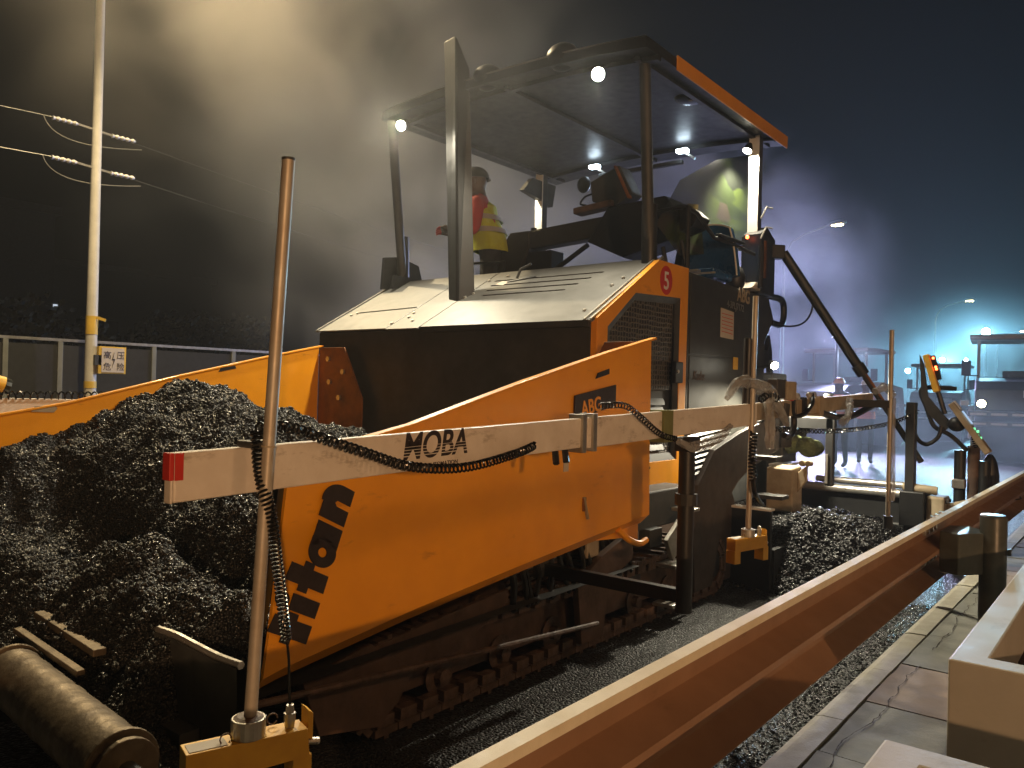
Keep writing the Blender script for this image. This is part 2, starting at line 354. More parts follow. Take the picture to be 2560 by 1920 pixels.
# pavement behind the kerb: bed, kerb stones, slabs
bed = MB().box(-1.035, 6, -8, 120, -.02, .113)
pav = struct(bed.build('pavement', 'slab'))
ks = []
kerb = struct(MB().box(-1.030, -.945, -8, 120, 0, .10).build('kerb', 'concrete'))
def kerb_stone_mesh(L):
    prof = [(-1.045, .0), (-1.045, .095), (-1.030, .115), (-1.005, .122), (-.925, .125), (-.925, .0)]
    return MB().prism(prof, 1, .004, L-.004).mesh('kerb_stone', 'concrete', False)
kme = kerb_stone_mesh(.74)
rep('kerb_stone', kme, [(rnd.uniform(-.004, .004), .35+.74*i, rnd.uniform(-.003, .003)) for i in range(22)], kerb)
MB().box(-1.043, -.926, 16.64, 120, 0, .12).build('kerb_run', 'concrete', kerb)
for i in range(9):                    # broad slabs beside the kerb, then small tiles further on
    y0 = .5+.62*i
    cuts = 5
    jag = [(-.922+rnd.uniform(0, .008), y0+.62*k/cuts) for k in range(cuts+1)]
    poly = jag + [(-.12, y0+.612), (-.12, y0)]
    poly = [(x, y+.004 if k == 0 else y) for k, (x, y) in enumerate(poly)]
    o = MB().prism([(x, min(y, y0+.612)) for x, y in poly], 2, .0, .121+rnd.uniform(-.002, .002)).build('paving_slab', 'slab_red' if i in (1, 5) else 'slab', pav)
    if i in (1, 5): o['label'] = 'reddish paving slab'
tme = {k: MB().box(-.095, .095, -.095, .095, 0, .118).mesh('paving_tile', k) for k in ('slab', 'slab_red')}
for i in range(30):
    for j in range(5):
        o = bpy.data.objects.new('paving_tile', tme['slab_red' if rnd.random() < .18 else 'slab'])
        o.location = (-.81+.2*j, 6.2+.2*i, rnd.uniform(-.004, .004)); link(o, pav)
# cracks: thin dark broken seams raised from the slab joint filler
def crack(pts, wdt, z=.1245):
    b = MB(); vs = []; fs = []
    for i, p in enumerate(pts):
        q = pts[min(i+1, len(pts)-1)]; q0 = pts[max(i-1, 0)]
        d = Vector((q[0]-q0[0], q[1]-q0[1], 0)).normalized(); nrm = Vector((-d.y, d.x, 0)); ww = wdt*rnd.uniform(.3, 1.2)
        vs += [(p[0]+nrm.x*ww, p[1]+nrm.y*ww, z), (p[0]-nrm.x*ww, p[1]-nrm.y*ww, z)]
    for i in range(len(pts)-1): fs.append((2*i, 2*i+1, 2*i+3, 2*i+2))
    return b.add(vs, fs)
for k in range(3):
    p = []; x = -.875+.01*k; y = .7+1.9*k
    for i in range(46): y += rnd.uniform(.02, .055); x += rnd.uniform(-.012, .0122); x = min(max(x, -.905), -.83); p.append((x, y))
    crack(p, .0022).build('crack', 'soil', pav)

# ================================================================== ASPHALT PAVER
pv = thing('asphalt_paver', 'large orange and grey tracked asphalt paver with a heaped hopper and lit canopy', 'paver')
XN, XF = -2.66, -5.30                                   # near and far side of the tractor body
# --- near hopper wing: cranked sheet with thickness
def wing(xo, s, yf_top=1.66, label=None):
    """s=+1 near wing (outer face looks +X)"""
    b = MB()
    top = [(1.60, 1.105), (1.655, 1.150), (2.147, 1.243), (2.842, 1.423), (3.55, 1.590), (4.015, 1.690)]
    bot = [(1.515, .401), (1.60, .418), (2.2, .492), (2.9, .560), (3.5, .615), (4.015, .658)]
    mid = [(1.545, .640), (1.62, .668), (2.2, .770), (2.9, .868), (3.5, .945), (4.015, .985)]
    n = len(top); vs = []
    def X(j): return [xo-.050*s, xo+.006*s, xo, xo-.006*s][j]     # bottom tucks in, slight fold at mid height
    rows = [[(y, z+.05*0) for y, z in bot], [(y, z+.055) for y, z in bot], mid, top]
    t = .014*s
    for j, row in enumerate(rows):
        for (y, z) in row: vs.append((X(j), y, z))
    for j, row in enumerate(rows):
        for (y, z) in row: vs.append((X(j)-t, y, z))
    m = 4*n; fs = []
    for j in range(3):
        for i in range(n-1):
            a = j*n+i; fs.append((a, a+1, a+n+1, a+n)); fs.append((a+m, a+n+m, a+n+1+m, a+1+m))
    for i in range(n-1):
        fs.append((i, i+m, i+1+m, i+1)); a = 3*n+i; fs.append((a, a+1, a+1+m, a+m))
    for j in range(3):
        a = j*n; fs.append((a, a+n, a+n+m, a+m)); a = j*n+n-1; fs.append((a, a+m, a+n+m, a+n))
    b.add(vs, fs)
    return b.build('hopper_wing', 'orange', pv, label=label)
w1 = wing(-2.20, 1, label='near orange hopper wing with the black model name')
w2 = wing(-5.20, -1)
# top flange strips, rear gussets, slots, stains
for xo, s, wq in ((-2.20, 1, w1), (-5.20, -1, w2)):
    f = MB(); pts = [(1.655, 1.152), (2.147, 1.245), (2.842, 1.425), (3.55, 1.592), (4.05, 1.700)]
    for (y0, z0), (y1, z1) in zip(pts, pts[1:]): f.bar((xo-.012*s, y0, z0+.006), (xo-.012*s, y1, z1+.006), .042, .012)
    f.build('top_flange', 'orange', wq, bevel=.002)
    gz = MB(); gx = xo-.02*s
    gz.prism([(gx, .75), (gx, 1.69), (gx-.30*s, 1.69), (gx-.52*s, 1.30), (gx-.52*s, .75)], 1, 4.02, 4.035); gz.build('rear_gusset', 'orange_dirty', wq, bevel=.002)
    gb = MB().cyl((0, 0, 0), (0, -.016, 0), .022, 6).mesh('gusset_bolt', 'alu')
    rep('gusset_bolt', gb, [(gx-dx*s, 4.02, z) for dx, z in ((.12, 1.60), (.30, 1.5), (.14, 1.42), (.26, 1.3))], wq)
    fr = MB(); fr.prism([(1.585, 1.10), (1.61, 1.11), (1.555, .66), (1.515, .47), (1.495, .47), (1.53, .68)], 0, xo-.05*s, xo-.03*s); fr.build('front_flap', 'rubber', wq)
    sl = MB().prism([(3.43, 1.462), (3.45, 1.492), (3.555, 1.517), (3.555, 1.490)], 0, xo+.001*s, xo+.007*s); sl.build('lifting_slot', 'black', wq)
    if s < 0:
        sl = MB().prism([(1.93, 1.195), (1.95, 1.228), (2.06, 1.232), (2.075, 1.215), (2.055, 1.19)], 0, xo+.020, xo+.026); sl.build('lifting_slot', 'tan', wq, label='lifting slot, lamp light painted tan')  # tan plate paints the light that shows in the slot
        sl = MB().prism([(3.14, 1.47), (3.16, 1.50), (3.27, 1.518), (3.28, 1.50)], 0, xo+.020, xo+.026); sl.build('lifting_slot', 'black', wq)
hk = MB().tube(smoothpath([(-2.22, 3.72, .66), (-2.20, 3.80, .60), (-2.19, 3.90, .565), (-2.19, 3.98, .575)]), .018, 8); hk.build('wing_hook', 'orange', w1, smooth=True)
MB().prism([(3.55, .62), (3.98, .67), (3.98, .57), (3.80, .60)], 0, -2.26, -2.245).build('wing_bracket', 'orange', w1)
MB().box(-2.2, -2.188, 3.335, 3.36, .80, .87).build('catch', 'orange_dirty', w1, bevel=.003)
MB().bar((-2.192, 3.34, .87), (-2.185, 3.37, .76), .012).build('catch', 'tan', w1)
# --- model name, built letter by letter in the wing's plane
O0 = Vector((0, 1.675, .529)); EU = Vector((0, .364, .931))*.000658; EV = Vector((0, -.893, .451))*.00083
def letter(polys):
    b = MB()
    for poly in polys:
        k = [O0+EU*u+EV*v for u, v in poly]
        def xf(p):    # the sheet's own slope at that height
            z = p.z; zm = .655 + (p.y-1.55)*.19
            return -2.194 + (.006*min(1, max(0, (z-.52)/.14)) if z < zm else .006*(1-min(1, (z-zm)/.45)))
        vs = [(xf(p)+.0040, p.y, p.z) for p in k] + [(xf(p)+.0005, p.y, p.z) for p in k]; n = len(k)
        b.add(vs, [tuple(range(n)), tuple(range(2*n-1, n-1, -1))] + [(i, i+n, (i+1) % n+n, (i+1) % n) for i in range(n)])
    return b.build('letter', 'ink', w1)
def tee(u0): return [[(u0, 0), (u0+90, 0), (u0+90, 85), (u0+120, 85), (u0+120, 135), (u0+90, 135), (u0+90, 200), (u0, 208), (u0, 135), (u0-30, 135), (u0-30, 85), (u0, 85)]]
def disc(u, v, r, n=28, a0=0, a1=360): return [(u+r*math.cos(R(a0+(a1-a0)*i/(n-1))), v+r*math.sin(R(a0+(a1-a0)*i/(n-1)))) for i in range(n)]
def ring(u, v, r, q, n=30):
    """annulus as quads (thin wedge list)"""
    out = []
    for i in range(n):
        a, b_ = 2*math.pi*i/n, 2*math.pi*(i+1)/n
        out.append([(u+q*math.cos(a), v+q*math.sin(a)), (u+r*math.cos(a), v+r*math.sin(a)), (u+r*math.cos(b_), v+r*math.sin(b_)), (u+q*math.cos(b_), v+q*math.sin(b_))])
    return out
letter(tee(2)); letter([[(130, 0), (212, 0), (212, 145), (130, 145)], disc(168, 190, 36, 24)[:-1]]); letter(tee(259))
letter(ring(448, 68, 74, 24) + [[(507, 0), (592, 0), (592, 138), (507, 138)], [(478, 100), (510, 112), (510, 140), (455, 142)], [(482, 0), (508, 0), (508, 34), (500, 40)]])
letter([[(612, 0), (692, 0), (692, 145), (612, 145)]]); letter([[(722, 0), (806, 0), (806, 62)] + disc(712, 62, 94, 14, 0, 102) + [(692, 146), (692, 70), (707, 84), (722, 74)]])
# name plate on the wing
MB().prism([(3.24, 1.255), (3.24, 1.375), (3.62, 1.435), (3.62, 1.325)], 0, -2.197, -2.190).build('name_plate', 'ink', w1)
text('plate_text', 'ABG', .105, 'orange', plane_frame((-2.1885, 3.30, 1.272), (0, 1, .17), (0, -.17, 1)), w1, off=.002, xs=.9)

# --- hopper floor, front lip and scrapers, push roller
fl = MB(); fl.add([(-5.15, 1.55, .36), (-2.28, 1.55, .36), (-2.28, 4.08, .40), (-5.15, 4.08, .40)], [(0, 1, 2, 3)]); fl.box(-5.1, -2.34, 1.32, 1.54, .12, .30)
fl.build('hopper_floor', 'dark', pv)
for sgn, x0, x1 in ((1, -3.55, -2.26), (-1, -5.15, -3.95)):
    a = MB(); prof = []
    pts = [tuple(at(a, b, Y=yy)) for a, b, yy in ((385, 1580, 1.36), (430, 1596, 1.37), (480, 1622, 1.38), (535, 1650, 1.38), (592, 1672, 1.38))] if sgn > 0 else [(-5.12, 1.46, .70), (-5.18, 1.34, .69), (-5.28, 1.26, .655), (-5.42, 1.20, .62), (-5.5, 1.19, .585)]
    lo = [(x, y+.01, .22) for x, y, z in pts]
    n = len(pts); vs = pts + lo + [(x, y+.028, z) for x, y, z in pts] + [(x, y+.038, z) for x, y, z in lo]
    fs = []
    for i in range(n-1): fs += [(i, i+1, i+n+1, i+n), (i+2*n, i+3*n, i+3*n+1, i+2*n+1), (i, i+2*n, i+2*n+1, i+1)]
    a.add(vs, fs); a.build('hopper_front_flap', 'tan' if 0 else 'dark', pv)
    rim = MB(); rim.tube([(x, y+.014, z+.006) for x, y, z in smoothpath(pts, 5)], .013, 6); rim.build('flap_edge', 'steel', pv, smooth=True)
pr = MB()
ax0, ax1 = Vector((-2.19, 1.06, .345)), Vector((-3.10, 1.12, .355))
nn = 40; pts = [ax0.lerp(ax1, i/nn) for i in range(nn+1)]
pr.tube(pts, [.092*(1+.012*math.sin(i*2.3)+rnd.uniform(-.02, .02)) for i in range(nn+1)], 28); rl = pr.build('push_roller', 'roller', pv, smooth=True)
d = (ax1-ax0).normalized()
for a, s in ((ax0, -1), (ax1, 1)):
    MB().cyl(a+d*s*.004, a+d*s*.022, .104, 28).build('end_cap', 'roller', rl, bevel=.003)
    MB().cyl(a+d*s*.034, a+d*s*.055, .088, 24).build('end_cap', 'roller', rl, bevel=.003)
    MB().cyl(a+d*s*.02, a+d*s*.15, .03, 12).build('axle', 'dark', rl)
fr = MB()
fr.bar(Vector((-2.78, 1.21, .415)), Vector((-3.4, 1.24, .425)), .03, .02); fr.build('scraper_bar', 'roller', pv, bevel=.003)
fr = MB(); fr.bar(Vector((-2.82, 1.29, .455)), Vector((-3.4, 1.32, .47)), .045, .025); fr.build('scraper_bar', 'roller', pv, bevel=.003)
fr = MB(); fr.bar(ax0+Vector((-.1, .14, -.22)), ax1+Vector((0, .14, -.22)), .08, .10); fr.build('roller_crossbeam', 'black', pv, bevel=.01)
MB().box(-3.9, -3.3, 1.1, 1.35, .12, .30).build('crossbeam_pivot', 'black', pv, bevel=.01)
rl2 = MB().tube([Vector((-4.2, 1.08, .42)), Vector((-5.3, 1.0, .40))], .098, 24).build('push_roller', 'roller', pv, smooth=True)

# --- chassis under the hopper
MB().box(-5.0, -2.72, 1.5, 7.0, .28, .46).build('chassis', 'rust', pv, bevel=.01)
MB().box(XF+.05, XN-.05, 4.12, 7.1, .5, 1.0).build('chassis', 'dark', pv)
# --- engine hood
YA, YB, ZA, ZB = 4.10, 4.93, 1.835, 2.305
hd = thing_h = MB().prism([(4.10, .78), (4.10, 1.815), (4.93, 2.29), (5.28, 2.29), (5.28, .78)], 0, XF+.012, XN-.012).build('engine_box', 'dark', pv, bevel=.004)
def slope(x, y, up=0):       # a point on the hood's sloping lid
    k = (y-YA)/(YB-YA); return Vector((x, y, ZA+(ZB-ZA)*k)) + Vector((0, -.493, .87))*up
def lidpanel(x0, x1, y0, y1, name='hood_panel', up=.0):
    b = MB(); vs = []
    for u in (up, up+.012):
        for (x, y) in ((x0, y0), (x1, y0), (x1, y1), (x0, y1)): vs.append(slope(x, y, u))
    b.add(vs, [(0, 3, 2, 1), (4, 5, 6, 7), (0, 1, 5, 4), (1, 2, 6, 5), (2, 3, 7, 6), (3, 0, 4, 7)]); return b
H = []
o = lidpanel(XF, -4.462, YA-.03, YB+.03).build('hood_panel', 'hood', pv, bevel=.003); H.append(o)
o = lidpanel(-4.452, -4.115, YA-.045, YB+.03, up=.001).build('hood_panel', 'hood', pv, bevel=.003)
# near panel, split round the louvre rows
lv = [(-3.02-.05*i, -4.02+.03*i, 4.80-.085*i) for i in range(4)]
b = MB(); ys = [YA-.03]+[y for _, _, yy in reversed(lv) for y in (yy-.016, yy+.004)]+[YB+.03]
for i in range(len(ys)-1):
    if i % 2 == 0: b.v += []; q_ = lidpanel(-4.105, XN+.02, ys[i], ys[i+1], up=0); b.add(q_.v, q_.f)
    else:
        x1, x0, _ = list(reversed(lv))[i//2]
        for xa, xb in ((-4.105, x0), (x1, XN+.02)): q_ = lidpanel(xa, xb, ys[i], ys[i+1]); b.add(q_.v, q_.f)
b.build('hood_panel', 'hood', pv)
for x1, x0, yy in lv: q_ = lidpanel(x0, x1, yy-.016, yy+.004, up=-.03); q_.build('louvre', 'black', pv)
tr = MB()
for x in (XN+.012, XN-.035): tr.bar(slope(x, YA-.03, .016), slope(x, YB+.03, .016), .012, .016)
tr.build('hood_edge_trim', 'alu', pv)
tr = MB(); tr.bar(slope(XF+.03, YA-.03, .016), slope(XF+.03, YB, .016), .018, .014); tr.build('hood_edge_trim', 'hood', pv)
tr = MB(); tr.bar(slope(XF+.20, 4.36, .014), slope(-4.47, 4.40, .014), .010, .006); tr.build('seam_strip', 'alu', pv)
MB().box(-4.105, XN, YA-.040, YA-.03, 1.79, 1.83).build('hood_front_lip', 'dark', pv)
scr = MB().tube([(0, 0, 0), (0, 0, .012)], .013, 6).mesh('hood_screw', 'steel')
sp = [(XF+.05, 4.86), (XF+.15, 4.32), (XF+.19, 4.35), (-4.47, 4.14), (-4.40, 4.30), (-4.38, 4.23), (-4.28, 4.17), (-4.30, 4.82), (-4.24, 4.76), (-4.08, 4.80), (-3.94, 4.86), (-4.05, 4.58), (-4.08, 4.52), (-2.78, 4.66), (-2.80, 4.55), (-2.78, 4.20)]
rep('hood_screw', scr, [slope(x, y, .012) for x, y in sp], pv, [(R(30), 0, 0)]*len(sp))
lt = MB(); lt.tube([slope(-3.80, 4.80, .02), slope(-3.78, 4.84, .07), slope(-3.70, 4.88, .09)], .011, 6); lt.tube([slope(-3.86, 4.75, .015), slope(-3.62, 4.80, .02)], .007, 5)
lt.build('hood_latch', 'dark', pv); MB().add([slope(-3.95, 4.72, .014), slope(-3.86, 4.70, .014), slope(-3.84, 4.76, .014), slope(-3.93, 4.78, .014)], [(0, 1, 2, 3)]).build('hood_sticker', 'paper', pv)

# --- near side panel: orange frame with a recessed grille
def side(yz, x0, x1, name, m, par=pv, bevel=.004, label=None):
    return MB().prism(yz, 0, x0, x1).build(name, m, par, bevel=bevel, label=label)
outer = [(4.10, .80), (4.10, 1.845), (4.87, 2.305), (5.30, 2.305), (5.285, .80), (4.75, .74)]
inner = [(4.225, .93), (4.225, 1.800), (4.56, 2.045), (5.195, 2.075), (5.180, .93)]
b = MB(); N = [(4.10, .74), (4.10, 1.845), (4.87, 2.305), (5.31, 2.305), (5.285, .74)]
k = 5; vs = [(XN+.035, y, z) for y, z in N]+[(XN+.035, y, z) for y, z in inner]+[(XN-.01, y, z) for y, z in N]+[(XN-.01, y, z) for y, z in inner]
fs = []
for i in range(k):
    j = (i+1) % k; fs += [(i, j, j+k, i+k), (i+2*k, i+3*k, j+3*k, j+2*k), (i, i+2*k, j+2*k, j), (i+k, j+k, j+3*k, i+3*k)]
sp_ = b.add(vs, fs).build('side_panel', 'orange', pv, bevel=.004, label='orange side panel with the number 5')
b = MB(); i2 = [(4.275, .98), (4.275, 1.775), (4.585, 2.0), (5.150, 2.03), (5.130, .98)]
vs = [(XN+.030, y, z) for y, z in inner]+[(XN+.012, y, z) for y, z in i2]+[(XN+.0, y, z) for y, z in inner]+[(XN-.0, y, z) for y, z in i2]
b.add(vs, fs).build('grille_frame', 'dark', sp_)
side([(4.27, 1.42), (4.27, 1.78), (4.60, 2.0), (5.13, 2.03), (5.12, 1.42)], XN+.001, XN+.006, 'hex_grille', 'grille', sp_, 0)
side([(4.27, .98), (4.27, 1.10), (5.12, 1.10), (5.12, .98)], XN+.001, XN+.006, 'hex_grille', 'grille', sp_, 0)
for i in range(7):
    z = 1.36-.062*i; MB().add([(XN+.002, 4.62, z), (XN+.002, 5.02, z), (XN+.022, 5.02, z-.045), (XN+.022, 4.62, z-.045)], [(0, 1, 2, 3)]).build('vent_slat', 'dark', sp_)
MB().box(XN+.03, XN+.065, 5.08, 5.20, 1.47, 1.62).build('door_latch', 'black', sp_, bevel=.008)
MB().cyl((XN+.065, 5.11, 1.55), (XN+.073, 5.11, 1.55), .013, 10).build('lock', 'steel', sp_)
# number 5 in a red oval
ov = [(4.965+.088*math.cos(a), 2.175+.100*math.sin(a)) for a in (2*math.pi*i/28 for i in range(28))]
MB().prism(ov, 0, XN+.0352, XN+.0375).build('red_oval', 'red', sp_)
text('numeral', '5', .175, 'white', plane_frame((XN+.0395, 4.922, 2.113), (0, 1, 0), (0, 0, 1)), sp_, off=.002, xs=.95)
MB().box(XN+.005, XN+.018, 5.318, 5.332, .80, 2.30).build('edge_strip', 'steel', pv)
# --- dark tank / door section behind
bk = side([(5.34, .98), (5.34, 2.285), (6.90, 2.255), (7.03, 2.07), (6.83, 1.86), (6.83, 1.30), (6.2, 1.0)], XF, XN+.02, 'tank_body', 'door')
side([(5.37, 1.69), (5.37, 2.26), (6.62, 2.23), (6.62, 1.705)], XN+.02, XN+.026, 'tank_door', 'door', bk)
side([(5.37, 1.14), (5.37, 1.675), (6.72, 1.69), (6.72, 1.30), (6.1, 1.05)], XN+.02, XN+.026, 'tank_door', 'door', bk)
side([(5.89, 1.845), (5.89, 2.075), (6.14, 2.060), (6.14, 1.84)], XN+.0262, XN+.0285, 'notice', 'paper', bk, 0)
for i in range(6): side([(5.91, 2.03-.028*i), (5.91, 2.036-.028*i), (6.12, 2.03-.029*i), (6.12, 2.024-.029*i)], XN+.0287, XN+.0292, 'notice_line', 'red', bk, 0)
text('tank_text', 'ABG', .155, 'tan', plane_frame((XN+.028, 6.20, 2.165), (0, 1, -.03), (0, .03, 1)), bk, off=.004, xs=.85)
text('tank_text', '4-3PLJ7172', .078, 'alu', plane_frame((XN+.028, 6.0, 2.092), (0, 1, -.03), (0, .03, 1)), bk, off=.001, xs=.95)
text('tank_text', 'Kubs', .10, 'rust2', plane_frame((XN+.028, 5.42, 1.50), (0, 1, 0), (0, 0, 1)), bk, shear=.3)
side([(6.14, 1.60), (6.14, 1.70), (6.23, 1.70), (6.23, 1.60)], XN+.027, XN+.035, 'reflector', 'yellow2', bk)
MB().tube(smoothpath([(XN, 6.98, 2.28), (XN, 7.28, 2.27), (XN, 7.33, 2.14), (XN, 7.26, 2.05), (XN, 7.0, 2.05)]), .03, 8).build('rear_grab_rail', 'black', pv, smooth=True)
# --- rear column and lower guards
MB().box(XN-.12, XN+.06, 6.60, 6.93, 2.26, 2.77).build('rear_column', 'black', pv, bevel=.012)
MB().prism([(6.60, 2.77), (6.75, 2.85), (6.93, 2.77)], 0, XN-.1, XN+.05).build('column_cap', 'black', pv)
MB().prism([(6.42, 2.29), (6.52, 2.35), (6.86, 2.33), (6.86, 2.27)], 0, XN-.15, XN+.055).build('lid', 'paper', pv, bevel=.01)
for dz in (0, .17):
    MB().tube([(XN+.07, 6.56, 2.72+dz), (XN+.10, 6.60, 2.82+dz), (XN+.12, 6.68, 2.82+dz)], .008, 6).build('hook', 'steel', pv)
MB().cyl((XN+.08, 6.55, 2.30), (XN+.08, 6.55, 2.66), .022, 10).build('cylinder_rod', 'black', pv)
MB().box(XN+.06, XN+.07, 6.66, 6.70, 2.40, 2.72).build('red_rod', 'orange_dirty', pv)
# tow arm: the big cranked plate with the arch over the track's rear
arm = [(4.80, .55), (4.86, .80), (5.10, 1.02), (5.55, 1.13), (6.35, 1.26), (6.35, .98), (5.75, .86), (5.52, .78), (5.33, .66), (5.22, .42), (5.10, .10), (4.84, .10)]
MB().prism(arm, 0, -2.34, -2.30).build('tow_arm', 'arm', pv, bevel=.004)
MB().prism([(6.30, .98), (6.30, 1.235), (6.95, 1.245), (6.95, .98)], 0, -2.40, -2.30).build('tow_arm', 'arm', pv, bevel=.006)
MB().box(-2.40, -2.295, 5.95, 6.30, 1.232, 1.262).build('arm_plate', 'tan', pv)
MB().box(-2.42, -2.28, 6.30, 6.9, 1.238, 1.262).build('arm_plate', 'white', pv, bevel=.003)
MB().box(-2.40, -2.28, 6.35, 6.75, .83, .85).build('arm_plate', 'white', pv, bevel=.003)
# rounded sprocket cover
cov = [(5.43+.0+.26*math.cos(R(a)), .42+.33*math.sin(R(a))) for a in range(0, 181, 12)] + [(5.17, .06), (5.62, .06)]
MB().prism(cov, 0, -2.42, -2.375).build('sprocket_cover', 'arm', pv, bevel=.01)
MB().box(-2.374, -2.366, 5.27, 5.36, .12, .68).build('cover_rib', 'black', pv)
# side box with slats under the tank (hydraulic cooler)
for i in range(9):
    z = 1.20-.04*i; MB().add([(XN+.02, 5.36, z-.06), (XN+.02, 6.10, z), (XN+.045, 6.10, z-.028), (XN+.045, 5.36, z-.088)], [(0, 1, 2, 3)]).build('cooler_slat', 'door', pv)
# steps: silver stringer and treads
st = MB().bar((-2.28, 4.42, .44), (-2.28, 4.68, .60), .03, .16).build('step_stringer', 'alu', pv, bevel=.004)
for (y0, y1, z) in ((4.40, 4.62, .335), (4.38, 4.62, .10), (4.60, 4.72, .655)):
    MB().box(-2.36, -2.22, y0, y1, z, z+.022).build('step_tread', 'alu', pv, bevel=.004)
MB().cyl((-2.27, 4.72, .06), (-2.27, 4.72, .70), .010, 8).build('grab_bar', 'rust', pv)
# platform steps sticking out towards the work lamp (cast the bars of shade on the road)
for (y, z) in ((5.95, .62), (5.80, .92)):
    MB().box(-2.34, -2.12, y-.05, y+.09, z, z+.03).build('step_tread', 'dark', pv, bevel=.004)

# --- crawler track, near side and far side
def track(xc, near=True):
    P = []                                        # loop centre line (y,z)
    yf, yr, r = 2.20, 5.25, .16
    L = yr-yf
    def loop(s):
        per = 2*L+2*math.pi*r; s %= per
        if s < L: return yf+s, .045, 0
        s -= L
        if s < math.pi*r: a = s/r; return yr+r*math.sin(a), .045+r-r*math.cos(a), a
        s -= math.pi*r
        if s < L: return yr-s, .045+2*r, math.pi
        s -= L; a = s/r; return yf-r*math.sin(a), .045+r+r*math.cos(a), math.pi+a
    per = 2*L+2*math.pi*r; n = 56
    shoe = MB().box(-.17, .17, -.060, .060, -.030, .0).box(-.17, .17, -.012, .012, -.045, -.03).box(-.17, -.05, -.05, .05, 0, .03)
    shoe.box(.120, .165, -.045, .045, .0, .045).mesh('x', 'rust2')
    me = shoe.mesh('track_shoe', 'rust2')
    locs = []; rots = []
    for i in range(n):
        y, z, a = loop(per*i/n); locs.append((xc, y, z)); rots.append((a, 0, 0))
    rep('track_shoe', me, locs, pv, rots)
    s = 1 if near else -1
    MB().prism([(2.15, .12), (2.15, .26), (2.5, .32), (5.2, .32), (5.3, .12)], 0, xc-.10, xc+.10).build('track_frame', 'rust', pv, bevel=.006)
    rw = MB().tube([(-.09, 0, 0), (-.05, 0, 0), (-.05, 0, 0), (.05, 0, 0), (.09, 0, 0)], [.085, .085, .06, .06, .085], 16).tube([(.09, 0, 0), (.125, 0, 0)], .035, 8).mesh('track_roller', 'rust2')
    rep('track_roller', rw, [(xc+.03*s, 2.55+.42*i, .145) for i in range(7)], pv)
    rw2 = MB().tube([(-.10, 0, 0), (.12, 0, 0)], .15, 22).tube([(.12, 0, 0), (.15, 0, 0)], .06, 12).mesh('track_wheel', 'rust')
    rep('track_wheel', rw2, [(xc, 2.20, .205), (xc, 5.25, .205)], pv)
track(-2.52); track(-4.98, False)
# guards, blocks and hoses above the near track
MB().prism([(1.86, .12), (1.78, .34), (2.10, .40), (2.34, .24), (2.16, .06)], 0, -2.36, -2.34).build('track_guard', 'rust', pv, bevel=.004)
MB().prism([(2.1, .38), (2.34, .24), (2.62, .25), (2.95, .40), (2.95, .46), (2.5, .42)], 0, -2.37, -2.345).build('track_guard', 'rust', pv, bevel=.004)
MB().prism([(2.42, .34), (2.38, .60), (2.95, .72), (3.10, .50), (3.0, .38)], 0, -2.48, -2.44).build('frame_plate', 'rust', pv, bevel=.004)
MB().prism([(3.55, .06), (3.50, .38), (3.72, .50), (4.05, .60), (4.07, .44), (3.80, .34), (3.76, .06)], 0, -2.36, -2.32).build('frame_plate', 'rust', pv, bevel=.004)
MB().prism([(3.15, .40), (3.10, .68), (3.50, .74), (3.5, .40)], 0, -2.50, -2.46).build('frame_plate', 'rust', pv, bevel=.004)
MB().prism([(3.62, .50), (3.62, .86), (3.74, .86), (3.74, .50)], 0, -2.37, -2.35).build('strut_plate', 'tan', pv)
for i, (y, z) in enumerate(((2.52, .50), (2.80, .42), (3.0, .36), (3.4, .32))):
    MB().cyl((-2.44, y, z), (-2.40, y, z), .028, 10).build('frame_bolt', 'rust2', pv, bevel=.003)
hs = rnd
for k in range(13):
    y = 2.9+.09*k+rnd.uniform(-.03, .03); z0 = .70-.02*rnd.random()
    pts = smoothpath([(-2.40, y, z0), (-2.36+rnd.uniform(-.02, .02), y+.06, .50), (-2.35, y+rnd.uniform(.0, .14), .36), (-2.42, y+.2, rnd.uniform(.3, .42))], 5)
    MB().tube(pts, rnd.uniform(.012, .02), 7).build('hydraulic_hose', 'rubber', pv, smooth=True)
for k in range(5): MB().tube([(-2.42, 3.02, .52-.03*k), (-2.42, 3.45, .56-.03*k)], .008, 6).build('hard_pipe', 'alu' if k % 2 else 'rust', pv)
for (y, z, s) in ((2.75, .58, .05), (3.3, .50, .07), (3.9, .40, .06), (4.2, .32, .07), (4.45, .5, .08)):
    MB().box(-2.46, -2.38, y-s, y+s, z-s*.7, z+s*.7).build('valve_block', 'dark', pv, bevel=.006)
MB().cyl((-2.27, 1.50, .350), (-2.27, 3.62, .168), .013, 8).build('tie_rod', 'rust2', pv)
MB().cyl((-2.40, 1.9, .42), (-2.40, 2.9, .52), .03, 10).build('wing_cylinder', 'dark', pv)
MB().box(-2.62, -2.42, 3.1, 5.0, .55, .78).build('frame_side', 'dark', pv, bevel=.01)

# --- exhaust stack (rectangular, cut top, folded near face)
stx, sty = -4.12, 4.60
bq = MB(); s0 = [(-4.235, 4.50), (-4.12, 4.46), (-4.10, 4.47), (-4.035, 4.58), (-4.20, 4.62)]
vs = [(x, y, 2.02) for x, y in s0] + [(-4.355, 4.50, 4.09), (-4.20, 4.46, 4.09), (-4.185, 4.47, 4.07), (-4.15, 4.58, 3.86), (-4.32, 4.62, 4.00)]
bq.add(vs, [(0, 1, 2, 3, 4)] + [(i, i+5, (i+1) % 5+5, (i+1) % 5) for i in range(5)] + [(5, 6, 7), (5, 7, 8, 9)])
bq.build('exhaust_stack', 'black', pv, bevel=.006)
MB().box(-4.25, -4.06, 4.45, 4.62, 2.00, 2.02).build('stack_flange', 'dark', pv)
